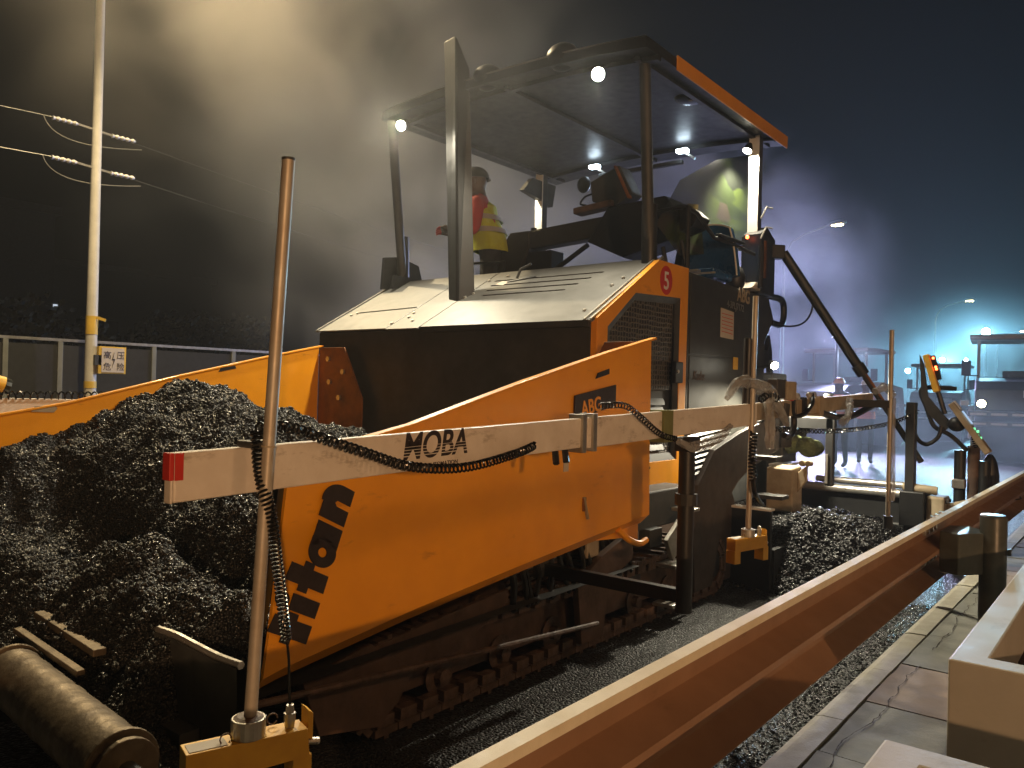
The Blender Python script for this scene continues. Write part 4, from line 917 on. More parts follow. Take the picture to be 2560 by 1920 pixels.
eb = MB().box(-1.629, -1.601, .868, .874, bz_(.87)-.107, bz_(.87)-.001).build('end_cap', 'beam', lb, bevel=.003)
MB().box(-1.6295, -1.6005, .864, .8755+.0, bz_(.87)-.058, bz_(.87)+.0005).build('red_end_mark', 'red', lb, bevel=.002)
MB().box(-1.600, -1.5995, .8755, .895, bz_(.87)-.058, bz_(.87)).build('red_end_mark', 'red', lb)
for y in (2.43, 2.50):
    MB().box(-1.655, -1.590, y-.022, y+.004, bz_(y)-.125, bz_(y)+.014).build('joint_plate', 'alu', lb, bevel=.003)
MB().box(-1.66, -1.588, 3.02, 3.10, bz_(3)-.130, bz_(3)+.006).build('strap', 'green_strap', lb, bevel=.003)
MB().box(-1.66, -1.59, 4.75, 4.80, bz_(4.8)-.10, bz_(4.8)+.012).build('strap', 'black', lb)
MB().box(-1.665, -1.585, 5.02, 5.10, bz_(5)-.11, bz_(5)+.014).build('joint_plate', 'tan', lb, bevel=.004)
MB().cyl((-1.62, 3.30, bz_(3.3)-.13), (-1.62, 3.30, .42), .037, 14).build('support_post', 'black', lb, smooth=True)
MB().box(-1.66, -1.58, 3.25, 3.35, bz_(3.3)-.19, bz_(3.3)-.125).build('post_clamp', 'black', lb, bevel=.006)
MB().cyl((-1.62, 3.30, .90), (-1.62, 3.30, .95), .05, 12).build('post_collar', 'dark', lb)
MB().box(-2.40, -1.62, 3.28, 3.32, .46, .52).build('support_arm', 'black', lb)
for y in (2.28, 2.34): MB().tube([(-1.62, y, bz_(y)-.11), (-1.60, y-.02, bz_(y)-.15)], .012, 6).build('beam_hook', 'black', lb)
MB().box(-1.598, -1.596, 2.30, 2.33, 1.115, 1.145).build('tag', 'paper', lb)
# lettering on the beam
fm = plane_frame((-1.6005, 1.530, bz_(1.53)-.072), (0, 1, .034), (0, -.034, 1))
text('beam_lettering', 'MOBA', .104, 'ink', fm, s1_, shear=.20, off=.0022, xs=.90, ext=.0006)
for k in range(4):
    z = bz_(1.5)-.064+.0085*k; o = MB().box(-1.5988, -1.5984, 1.515, 1.82, z-.0012+.0002*k, z+.0012-.0002*k)
    o.v = [(x+.0002, y, zz+(y-1.5)*.034) for x, y, zz in o.v]; o.build('lettering_stripe', 'beam', s1_)
text('beam_lettering', 'MOBILE AUTOMATION', .0165, 'ink', plane_frame((-1.6008, 1.56, bz_(1.5)-.099), (0, 1, .034), (0, -.034, 1)), s1_, off=.0003, xs=1.15, ext=.0005)
# sensor masts
def mast(p0, p1, r, label, foot=True, lab2=None):
    t = MB(); p0 = Vector(p0); p1 = Vector(p1)
    m_ = t.tube([p0, p1], r, 16).build('sensor_mast', 'mast', lb, smooth=True, label=label)
    return m_
P0, P1 = Vector((-1.528, 1.025, .655)), Vector((-1.481, 1.053, 1.889))
m1 = mast(P0, P1, .0142, 'nearest sensor mast, worn tube')
MB().tube([P1-Vector((0, 0, .002)), P1+Vector((0, 0, .004))], [.0145, .0150], 12).build('mast_cap', 'dark', m1)
MB().tube([P0.lerp(P1, .49), P0.lerp(P1, .493)], .017, 14).build('clip_ring', 'tan', m1)
MB().bar((-1.61, 1.035, 1.262), (-1.515, 1.035, 1.262), .02, .016).build('mast_clamp', 'dark', lb, bevel=.004)
def sensor(c, d, s, name='sonic_sensor', label=''):
    """yellow downward-looking sensor bar: angled body, raised ear, mast socket, plug and pins"""
    c = Vector(c); d = Vector(d).normalized(); n = Vector((d.y, -d.x, 0))
    sn = thing(name, label, 'sensor', 'yellow sonic sensors at the mast feet', c)
    F = plane_frame((0, 0, 0), d, n.cross(d)*-1 if n.cross(d).z < 0 else n.cross(d))
    def L(a, b_, z): return tuple(d*a*s + n*b_*s + Vector((0, 0, z*s)))
    def poly(ps, b0, b1, nm, mm, par=sn, bevel=.0015):
        k = len(ps); vs = [L(a, b0, z) for a, z in ps]+[L(a, b1, z) for a, z in ps]
        return MB().add(vs, [tuple(range(k)), tuple(range(2*k-1, k-1, -1))]+[(i, i+k, (i+1) % k+k, (i+1) % k) for i in range(k)]).build(nm, mm, par, bevel=bevel)
    poly([(-.125, -.078), (-.125, -.012), (.115, -.012), (.12, -.070)], -.028, .028, 'body', 'yellow')
    poly([(-.128, -.135), (-.128, -.07), (-.085, -.07), (-.085, -.135)], -.028, .028, 'end_leg', 'yellow')
    poly([(.085, -.135), (.085, -.066), (.125, -.066), (.125, -.135)], -.028, .028, 'end_leg', 'yellow')
    poly([(.1205, -.04), (.1205, .02), (.132, .012), (.132, -.045)], -.030, .012, 'ear', 'yellow')
    poly([(-.118, -.0115), (-.118, -.0105), (-.045, -.0105), (-.045, -.0115)], -.016, .022, 'sticker', 'paper', bevel=0)
    MB().tube([L(0, 0, -.012), L(0, 0, .026)], .034*s, 24).build('mast_socket', 'alu', sn, bevel=.002)
    MB().tube([L(0, 0, .0265), L(0, 0, .030)], [.030*s, .022*s], 24).build('socket_rim', 'rust2', sn)
    for a, b_, z in ((-.047, .01, -.004), (.055, -.02, .004)):
        MB().tube([tuple(Vector(L(a, b_, z))+Vector((math.cos(t)*.011*s*d.x, math.cos(t)*.011*s*d.y, math.sin(t)*.011*s))) for t in (k*math.pi/6 for k in range(12))], .0016*s, 5).build('split_ring', 'rust2', sn)
    MB().tube([L(.085, 0, -.012), L(.085, 0, .0), L(.085, 0, .001), L(.085, 0, .018), L(.085, 0, .019), L(.085, 0, .034)], [x*s for x in (.010, .010, .012, .012, .009, .008)], 10).build('cable_plug', 'alu', sn)
    MB().tube([L(.125, 0, -.05), L(.15, 0, -.055)], .008*s, 8).build('pivot_bolt', 'steel', sn, bevel=.001)
    return sn
sensor((-1.531, 1.023, .640), (.30, .954, 0), 1.08, label='big yellow sensor bar under the nearest mast')
Q0, Q1 = Vector((-1.601, 3.974, .70)), Vector((-1.588, 3.975, 1.906))
m2 = mast(Q0, Q1, .0142, 'second sensor mast in front of the tank')
sensor(Q0+Vector((0, 0, -.015)), (.30, .954, 0), 1.02, label='smaller yellow sensor bar hanging above the road by the black shield')
MB().tube([Q0.lerp(Q1, .45)+Vector((-.03, 0, 0)), Q0.lerp(Q1, .82)+Vector((-.03, 0, 0))], .024, 10).build('mast_sleeve', 'black', lb, smooth=True)
T0, T1 = Vector((-1.40, 5.75, .62)), Vector((-1.385, 5.75, 1.865))
T0, T1 = Vector((-1.347, 5.71, .60)), Vector((-1.345, 5.705, 1.852))
m3 = mast(T0, T1, .0150, 'third sensor mast at the far end of the beam')
MB().tube([T0+Vector((0, 0, .02)), T0+Vector((0, 0, -.06))], .03, 10).build('mast_foot', 'dark', m3)
MB().bar((-1.60, 5.70, 1.36), (-1.35, 5.71, 1.36), .04, .05).build('mast_clamp', 'dark', lb)
MB().tube(smoothpath([T0+Vector((.018, 0, .12)), T0+Vector((.026, .0, .25)), T0+Vector((.02, 0, .55)), T0+Vector((.022, 0, .80))], 5), [.018, .022, .021, .02, .018, .016, .017, .016, .017, .015, .016, .014, .015, .014, .014, .013][:16], 8).build('plastic_wrap', 'plastic', m3, smooth=True)
# plastic film over the clamps
def crumple_old(pts, r, name='plastic_wrap', flat=1.0):
    P = smoothpath(pts, 7); n = len(P); rs_ = [max(.006, r(i/(n-1))*(1+rnd.uniform(-.25, .25))) for i in range(n)]
    b = MB().tube(P, rs_, 11); b.v = [(x+rnd.uniform(-.004, .004), y+rnd.uniform(-.004, .004), z+rnd.uniform(-.004, .004)) for x, y, z in b.v]
    return b.build(name, 'plastic', lb, smooth=False)
def crumple(pts, r, name='plastic_wrap'):
    P = smoothpath(pts, 9); n = len(P); m = 18; b = MB().tube(P, [r(i/(n-1)) for i in range(n)], m); sd = rnd.uniform(0, 50); vs = []
    for k, v in enumerate(b.v):
        i, j = divmod(k, m); c = P[min(i, n-1)]; a = 2*math.pi*j/m; s = i/(n-1)
        f = 1+.45*noise.noise(Vector((math.cos(a)*1.3+sd, math.sin(a)*1.3, s*3)))+.30*noise.noise(Vector((math.cos(a)*3, math.sin(a)*3+sd, s*7)))+.10*math.sin(5*a+9*s)
        vs.append(tuple(c+(Vector(v)-c)*f))
    b.v = vs; return b.build(name, 'plastic', lb, smooth=True)
crumple([(-1.60, 3.17, 1.190), (-1.585, 3.27, 1.165), (-1.58, 3.42, 1.17), (-1.585, 3.58, 1.205), (-1.59, 3.70, 1.245)], lambda t: .012+.012*math.sin(math.pi*min(1, t*1.1)))
crumple([(-1.62, 3.72, 1.38), (-1.61, 3.82, 1.45), (-1.60, 3.95, 1.462), (-1.58, 4.05, 1.44), (-1.57, 4.16, 1.41), (-1.56, 4.26, 1.33), (-1.55, 4.36, 1.24)], lambda t: .014+.020*math.sin(math.pi*t))
crumple([(-1.57, 4.10, 1.43), (-1.56, 4.12, 1.32), (-1.555, 4.12, 1.20), (-1.55, 4.12, 1.12)], lambda t: .030-.012*t)
crumple([(-1.56, 5.55, 1.38), (-1.52, 5.42, 1.32), (-1.50, 5.28, 1.27), (-1.50, 5.18, 1.24)], lambda t: .022)
crumple([(-1.42, 5.62, 1.44), (-1.38, 5.70, 1.47), (-1.35, 5.80, 1.42)], lambda t: .024)
# coiled cables
def cable(nm, pts, turns, r, wr, par=lb): return MB().tube(coil_pts(pts, turns, r), wr, 5).build(nm, 'coil', par, smooth=True)
cable('coiled_cable', smoothpath([at(646, 1078, X=-1.54), at(648, 1150, X=-1.53), at(660, 1225, X=-1.51), at(678, 1300, X=-1.50), at(690, 1390, X=-1.50), at(702, 1480, X=-1.50), at(710, 1550, X=-1.50), at(716, 1600, X=-1.505)], 4), 50, (.0150, .0095), .0032)
cable('coiled_cable', smoothpath([at(640, 1072, X=-1.56), at(700, 1066, X=-1.57), at(760, 1078, X=-1.57), at(814, 1099, X=-1.57), at(923, 1135, X=-1.565), at(1013, 1164, X=-1.56), at(1112, 1172, X=-1.56), at(1197, 1162, X=-1.56), at(1296, 1132, X=-1.575), at(1335, 1114, X=-1.60)], 4), 66, .0118, .0036)
cable('coiled_cable', smoothpath([at(1500, 1015, X=-1.59), at(1560, 1014, X=-1.585), at(1600, 1042, X=-1.58), at(1650, 1085, X=-1.58), at(1690, 1098, X=-1.59)], 5), 30, .011, .003)
a_, b_ = at(717, 1600, X=-1.505), Vector((-1.531, 1.023, .64))+Vector((.30*.092, .954*.092, .036))
MB().tube(smoothpath([a_, a_.lerp(b_, .3)+Vector((.004, 0, 0)), a_.lerp(b_, .7), b_], 4), .0032, 6).build('sensor_lead', 'coil', lb, smooth=True)
cable('coiled_cable', smoothpath([at(1935, 1072, X=-1.70), at(2060, 1078, X=-1.68), at(2150, 1072, X=-1.66), at(2230, 1057, X=-1.60), at(2295, 1030, X=-1.55)], 5), 44, .014, .0045)
cable('coiled_cable', smoothpath([at(1885, 1080, X=-1.57), at(1880, 1150, X=-1.56), at(1882, 1200, X=-1.56)], 5), 14, .016, .006)
MB().tube(smoothpath([at(1882, 1200, X=-1.56), at(1888, 1235, X=-1.56), at(1905, 1262, X=-1.57)], 4), .012, 8).build('sensor_lead', 'coil', lb, smooth=True)
cable('coiled_cable', smoothpath([at(1900, 1000, X=-1.55), at(1925, 985, X=-1.55), at(1945, 1000, X=-1.55)], 5), 7, .016, .005)
MB().tube(smoothpath([at(2048, 1030, X=-1.62), at(2090, 1042, X=-1.60), at(2130, 1040, X=-1.58), at(2170, 1020, X=-1.56), at(2200, 1005, X=-1.56)], 5), .022, 8).build('armoured_hose', 'rubber', lb, smooth=True)
MB().tube(smoothpath([at(2030, 985, X=-1.60), at(2030, 1010, X=-1.58), at(2010, 1035, X=-1.58), at(1985, 1038, X=-1.6), at(1982, 1000, X=-1.6), at(1978, 985, X=-1.61)], 5), .013, 8).build('armoured_hose', 'rubber', lb, smooth=True)
MB().tube(smoothpath([at(1982, 995, X=-1.62), at(1985, 1060, X=-1.62), at(1975, 1090, X=-1.62), at(1960, 1088, X=-1.62)], 5), .018, 8).build('armoured_hose', 'rubber', lb, smooth=True)
# junction box on the beam: dark bracket and yellow lid
c0 = at(1955, 975, X=-1.62)
MB().box(-1.66, -1.60, c0.y-.12, c0.y+.03, c0.z-.05, c0.z+.06).build('junction_bracket', 'dark', lb, bevel=.006)
MB().box(-1.61, -1.585, c0.y+.0, c0.y+.14, c0.z-.055, c0.z+.05).build('junction_box', 'tan', lb, bevel=.006, label='small yellow junction box on the beam')
MB().tube([at(1958, 1010, X=-1.62), at(1955, 1040, X=-1.62)], .04, 8).build('clamp_body', 'dark', lb)
MB().box(-1.64, -1.59, 4.55, 4.60, bz_(4.6)-.005, bz_(4.6)+.03).build('red_knob', 'red', lb, bevel=.006)
for y in (4.68, 4.9, 4.97): MB().ball((-1.61, y, bz_(y)+.02), .022, 8, 6).build('clamp_screw', 'steel', lb)

# ================================================================== GUARDRAIL
gr = thing('guardrail', 'orange lit corrugated guardrail with grey posts along the kerb', 'guardrail')
prof = [(-.020, .822), (.0, .818), (-.006, .808), (-.075, .765), (-.082, .700), (.0, .672), (.002, .655), (-.080, .620), (-.082, .560), (-.008, .516), (-.014, .508)]
back = [(x-.004, z-.002) for x, z in prof]; back[0] = (-.022, .818)
XR = -.79
def rail(y0, y1):
    pr = prof + list(reversed(back)); k = len(prof)
    vs = [(XR+x, y0, z) for x, z in prof+back]+[(XR+x, y1, z) for x, z in prof+back]; fs = []
    n = 2*k
    for i in range(k-1):
        fs.append((i, i+n, i+1+n, i+1)); fs.append((k+i, k+i+1, k+i+1+n, k+i+n))
    fs += [(0, k, k+n, n), (k-1, k-1+n, 2*k-1+n, 2*k-1)]
    for i in range(k-1): fs += [(i, i+1, k+i+1, k+i), (n+i, n+k+i, n+k+i+1, n+i+1)]
    return MB().add(vs, fs)
for i in range(7):
    rp_ = rail(-3.5+4.0*i+.0, -3.5+4.0*i+4.0+.12*(0)).build('rail_panel', 'rail', gr)
    MB().prism([(XR-.024, .8225), (XR-.024, .829), (XR+.005, .8255), (XR+.006, .805), (XR+.002, .805)], 1, -3.5+4.0*i, .5+4.0*i-.002).build('lit_top_edge', 'rail_top', rp_, label='top edge with lamp light painted pale')  # pale strip paints the lamp light along the rail's top
def gpost(y):
    p = MB().tube([(-.58, y, .10), (-.58, y, .835), (-.58, y, .845)], [.0585, .0585, .055], 24).build('post', 'post', gr, bevel=0, smooth=True)
    MB().tube([(-.58, y, .845), (-.58, y, .852)], [.0575, .050], 24).build('post_cap', 'post', p, smooth=True)
    hexo = [(-.79, y-.12), (-.70, y-.16), (-.615, y-.05), (-.615, y+.05), (-.70, y+.16), (-.79, y+.12)]
    MB().prism(hexo, 2, .565, .762).build('spacer_block', 'post', gr, bevel=.006)
    MB().cyl((-.52, y, .68), (-.505, y, .68), .018, 6).build('post_bolt', 'post', p)
    for dy in (-.14, -.05, .06): MB().cyl((XR-.03, y+dy, .800), (XR-.026, y+dy, .832), .012, 8).build('rail_bolt', 'steel', gr)
pY = at(2484, 1310, X=-.58).y
for k in range(-2, 4): gpost(pY+4.0*k)

for y0 in (.5, 4.5, 8.5):
    for (dx, z) in ((-.079, .735), (-.001, .664), (-.079, .59)):
        for dy in (-.13, -.05, .05, .13): MB().cyl((XR+dx, y0+dy, z), (XR+dx+.014, y0+dy, z+.002), .014, 6).build('splice_bolt', 'steel', gr)

# ================================================================== PLANTERS
def planter(x0, x1, y0, y1, h, label):
    t = thing('planter_box', label, 'planter', 'planter boxes beside the guardrail')
    wd = .085
    P = MB(); o = [(x0, y0), (x1, y0), (x1, y1), (x0, y1)]; i_ = [(x0+wd, y0+wd), (x1-wd, y0+wd), (x1-wd, y1-wd), (x0+wd, y1-wd)]
    vs = [(*p, .12) for p in o]+[(*p, h) for p in o]+[(*p, h) for p in i_]+[(*p, .2) for p in i_]
    fs = []
    for a in range(4):
        b = (a+1) % 4; fs += [(a, b, b+4, a+4), (a+4, b+4, b+8, a+8), (a+8, b+8, b+12, a+12)]
    P.add(vs, fs).build('box_walls', 'planter', t, bevel=.006)
    MB().box(x0+wd, x1-wd, y0+wd, y1-wd, .2, h-.16).build('soil_bed', 'soil', t)
    return t
planter(-.405, .95, 2.37, 6.2, .72, 'long pale grey planter box beside the post, its corner towards the camera')
planter(-.405, .95, .5, 1.73, .72, 'pale grey planter box cut by the bottom edge of the view')

# ================================================================== STREET LAMPS, WIRES, FENCE
def street_lamp(x, y, h, label, arm=1.85, sx=1, lit='g_street', group='street lamps on the far kerb'):
    t = thing('street_lamp', label, 'street lamp', group)
    pz = [(x, y, 0), (x, y, h*.5), (x, y, h-1.4)]
    P = [Vector((x, y, 0)), Vector((x, y, 2)), Vector((x, y, h*.5)), Vector((x, y, h-1.35)), Vector((x+.08*sx, y, h-.95)), Vector((x+.32*sx, y, h-.55)), Vector((x+.8*sx, y, h-.28)), Vector((x+arm*sx, y, h+.02))]
    MB().tube(P, [.085, .08, .07, .06, .052, .045, .04, .035], 14).build('pole', 'pole', t, smooth=True)
    MB().tube([(x+(arm-.08)*sx, y, h+.0), (x+(arm+.12)*sx, y, h+.04), (x+(arm+.55)*sx, y, h+.08), (x+(arm+.66)*sx, y, h+.08)], [.05, .10, .11, .04], 12).build('lantern', 'alu', t, smooth=True)
    MB().box(x+(arm+.10)*sx, x+(arm+.52)*sx, y-.09, y+.09, h-.045, h-.02).build('lens', lit, t); return t
s_ = street_lamp(-12.2, 5.33, 8.4, 'lamp post with two wires, a warning sign and yellow tape behind the hopper')
MB().tube([(-12.2, 5.33, 2.05), (-12.2, 5.33, 2.32)], .084, 14).build('tape_band', 'tape', s_, smooth=True); MB().bar((-12.12, 5.36, 2.30), (-12.02, 5.45, 2.26), .02, .04).build('tape_end', 'tape', s_)
MB().tube([(-12.2, 5.33, 1.26), (-12.2, 5.33, 1.36)], .086, 14).build('tape_band', 'tape', s_, smooth=True)
sg_ = MB().box(-12.06, -12.05, 5.42, 5.75, 1.50, 1.86).build('warning_sign', 'paper', s_, bevel=0)
MB().box(-12.12, -12.06, 5.38, 5.78, 1.48, 1.88).build('sign_back', 'tape', s_)
MB().box(-12.12, -12.06, 5.33, 5.45, 1.6, 1.75).build('sign_bracket', 'dark', s_)
for body, dy, dz in (('高', 5.44, 1.71), ('压', 5.635, 1.71), ('危', 5.44, 1.54), ('险', 5.635, 1.54)):
    text('sign_text', body, .12, 'ink', plane_frame((-12.048, dy, dz), (0, 1, 0), (0, 0, 1)), sg_)
MB().prism([(5.60, 1.80), (5.565, 1.68), (5.595, 1.68), (5.57, 1.56), (5.615, 1.70), (5.585, 1.70)], 0, -12.049, -12.046).build('lightning_bolt', 'ink', sg_)
for k, zz in enumerate((5.08, 4.52)):
    wr_ = thing('overhead_wire', ['upper bare wire with white insulators at the lamp post', 'lower bare wire with white insulators at the lamp post'][k], 'wire', 'overhead wires')
    MB().tube(sag((-12.2, -22, zz+.55), (-12.2, 4.95, zz+.02), .5, 14), .006, 6).build('wire_run', 'wire', wr_)
    MB().tube(sag((-12.2, 5.75, zz-.05), (-12.6, 36, zz-.1), .8, 14), .006, 6).build('wire_run', 'dark', wr_)
    for y0, y1 in ((4.72, 5.06), (5.55, 5.9)):
        b = MB(); n = 9; b.tube([(-12.2, y0+(y1-y0)*i/n, zz-.04*(y0 > 5)) for i in range(n+1)], [.02 if i % 2 else .036 for i in range(n+1)], 9); b.build('insulator', 'insulator', wr_, smooth=True)
    MB().bar((-12.2, 5.06, zz), (-12.2, 5.56, zz-.04), .03).build('strain_arm', 'alu', wr_)
    MB().tube(bez((-12.2, 4.6, zz), (-12.2, 4.7, zz-.32), (-12.2, 5.2, zz-.32), (-12.2, 6.0, zz-.14)), .008, 6).build('jumper', 'wire', wr_)
for y, lab in ((33.5, 'lit street lamp half hidden by steam, arm pointing over the road'), (64.0, 'second lit street lamp further down the road'), (94, 'small third lit street lamp far down the road')):
    street_lamp(-12.2 if y < 50 else -12.2, y, 8.4, lab)
# out-of-frame lamps: the path lamp, and an added amber fill lamp
t = thing('path_lamp', 'amber path lamp standing on the pavement behind the viewpoint', 'lamp')
MB().tube([(6.1, -4.45, 0), (6.1, -4.45, 2.5)], .05, 12).build('pole', 'post', t); MB().box(5.98, 6.22, -4.55, -4.42, 2.5, 2.75).build('lantern', 'post', t); MB().box(6.0, 6.2, -4.41, -4.40, 2.54, 2.7).build('lens', 'g_amber', t)
t = thing('amber_fill_lamp', 'added amber fill lamp, unseen, on the near pavement to the right of the viewpoint', 'street lamp')
MB().tube([(7.9, 1.5, 0), (7.9, 1.5, 5.6), (7.6, 1.5, 6.3), (7.3, 1.5, 6.42)], .06, 12).build('pole', 'pole', t, smooth=True); MB().box(6.75, 7.35, 1.38, 1.62, 6.38, 6.5).build('lantern', 'alu', t, bevel=.02); MB().box(6.8, 7.25, 1.42, 1.58, 6.36, 6.375).build('lens', 'g_amber', t)
# fence
XFN = -12.5
fc = thing('fence', 'low dark sheet fence with pale rails across the road', 'fence')
fy = [-3.2, -1.75, -.32, 1.1, 2.5, 4.30, 5.02, 6.43, 7.85, 9.3, 10.7, 12.1]
for a, b in zip(fy, fy[1:]):
    MB().box(XFN-.01, XFN+.01, a+.03, b-.03, .05, 1.88).build('fence_panel', 'mesh', fc)
for y in fy: MB().box(XFN-.03, XFN+.03, y-.035, y+.035, 0, 1.93).build('fence_post', 'fence', fc, bevel=.004)
MB().box(XFN-.02, XFN+.025, fy[0], fy[-1], 1.935, 1.975).build('top_rail', 'alu', fc)
def tree(x, y, h, seed, label):
    r_ = random.Random(seed); t = thing('roadside_tree', label, 'tree', 'dark trees beyond the fence', (x, y, 0))
    MB().tube([(0, 0, 0), (.1, 0, h*.35), (-.1, .2, h*.8)], [.16, .11, .04], 8).build('trunk', 'bark', t)
    vs = []; fs = []; blobs = [(r_.uniform(-1.3, 1.3), r_.uniform(-1.3, 1.3), r_.uniform(h*.40, h), r_.uniform(.5, 1.0)) for _ in range(12)]
    for _ in range(2600):
        bx, by, bz, br = r_.choice(blobs); d = Vector((r_.gauss(0, 1), r_.gauss(0, 1), r_.gauss(0, 1))).normalized()*br*r_.random()**.4
        c = Vector((bx, by, bz))+d; a = Vector((r_.gauss(0, 1), r_.gauss(0, 1), r_.gauss(0, 1))).normalized(); b = a.orthogonal(); s = r_.uniform(.05, .11); k = len(vs)
        vs += [c+a*s, c+b*s*.6, c-a*s, c-b*s*.6]; fs.append((k, k+1, k+2, k+3))
    me = bpy.data.meshes.new('crown'); me.from_pydata([tuple(v) for v in vs], [], fs); me.materials.append(M['leaf']); link(bpy.data.objects.new('crown', me), t)
for i, (x, y, h, lab) in enumerate(((-19, 4.2, 2.3, 'low dark tree left of the lamp post beyond the fence'), (-19.5, 7.8, 2.4, 'low dark tree right of the lamp post beyond the fence'), (-20, 11.5, 2.6, 'dark tree beyond the fence behind the hopper corner'))):
    tree(x, y, h, 20+i, lab)
# tower blocks far beyond, a few lit windows
def tower(x, y, wx, wy, h, wins, label):
    t = thing('tower_block', label, 'building', 'unlit tower blocks in the distance', (x, y, 0))
    MB().box(-wx, wx, -wy, wy, 0, h).build('wall', 'building', t)
    rm = MB().box(-wx-.3, wx+.3, -wy-.3, wy+.3, h, h+.5).build('roof_edge', 'building', t)
    me = MB().box(0, .08, -.5, .5, -.6, .6).mesh('window', 'glass_dark')
    for j in range(int(h/3.2)-1):
        for k in range(int(wy*2/2.4)-1):
            o = bpy.data.objects.new('window', me); o.location = (wx+.002, -wy+2+2.4*k, 2.5+3.2*j); link(o, t)
    me2 = MB().box(0, .1, -.4, .4, -.3, .3).mesh('lit_window', 'g_dot')
    for (yy, zz) in wins:
        o = bpy.data.objects.new('lit_window', me2); o.location = (wx+.03, yy, zz); link(o, t)
tower(-62, 15, 6, 7, 12, [(-5, 5.6), (-3, 8.8), (-4.2, 3.4)], 'far tower block with a few lit windows left of the lamp post')
tower(-75, 33, 6, 8, 10.5, [(-6, 7)], 'far unlit tower block right of the lamp post')
# yellow rounded float lamp at the left edge, cable on the far wing
t = thing('far_sensor', 'yellow sensor housing at the left edge beyond the hopper', 'sensor'); 
c = at(0, 955, X=-5.9); MB().tube([c+Vector((-.02, -.22, .05)), c+Vector((0, .02, -.02))], .055, 12).build('housing', 'yellow', t, smooth=True); MB().cyl(c+Vector((0, .02, -.02)), c+Vector((0, .05, -.03)), .05, 12).build('lens', 'glass_dark', t)
MB().tube([c, (c.x, c.y-.1, .9)], .02, 8).build('mast', 'black', t)
fb = thing('far_levelling_beam', 'pale beam end with a coiled cable beyond the far hopper wing', 'beam')
c = at(60, 1000, X=-5.85); MB().bar((-5.85, c.y-1.2, c.z-.02), (-5.85, c.y+2.0, c.z-.07), .05, .10).build('beam_section', 'beam', fb, bevel=.004)
cable('coiled_cable', [(-5.80, c.y-.3, c.z+.03), (-5.80, c.y+.5, c.z+.035), (-5.80, c.y+1.0, c.z-.0)], 30, .025, .006, fb)

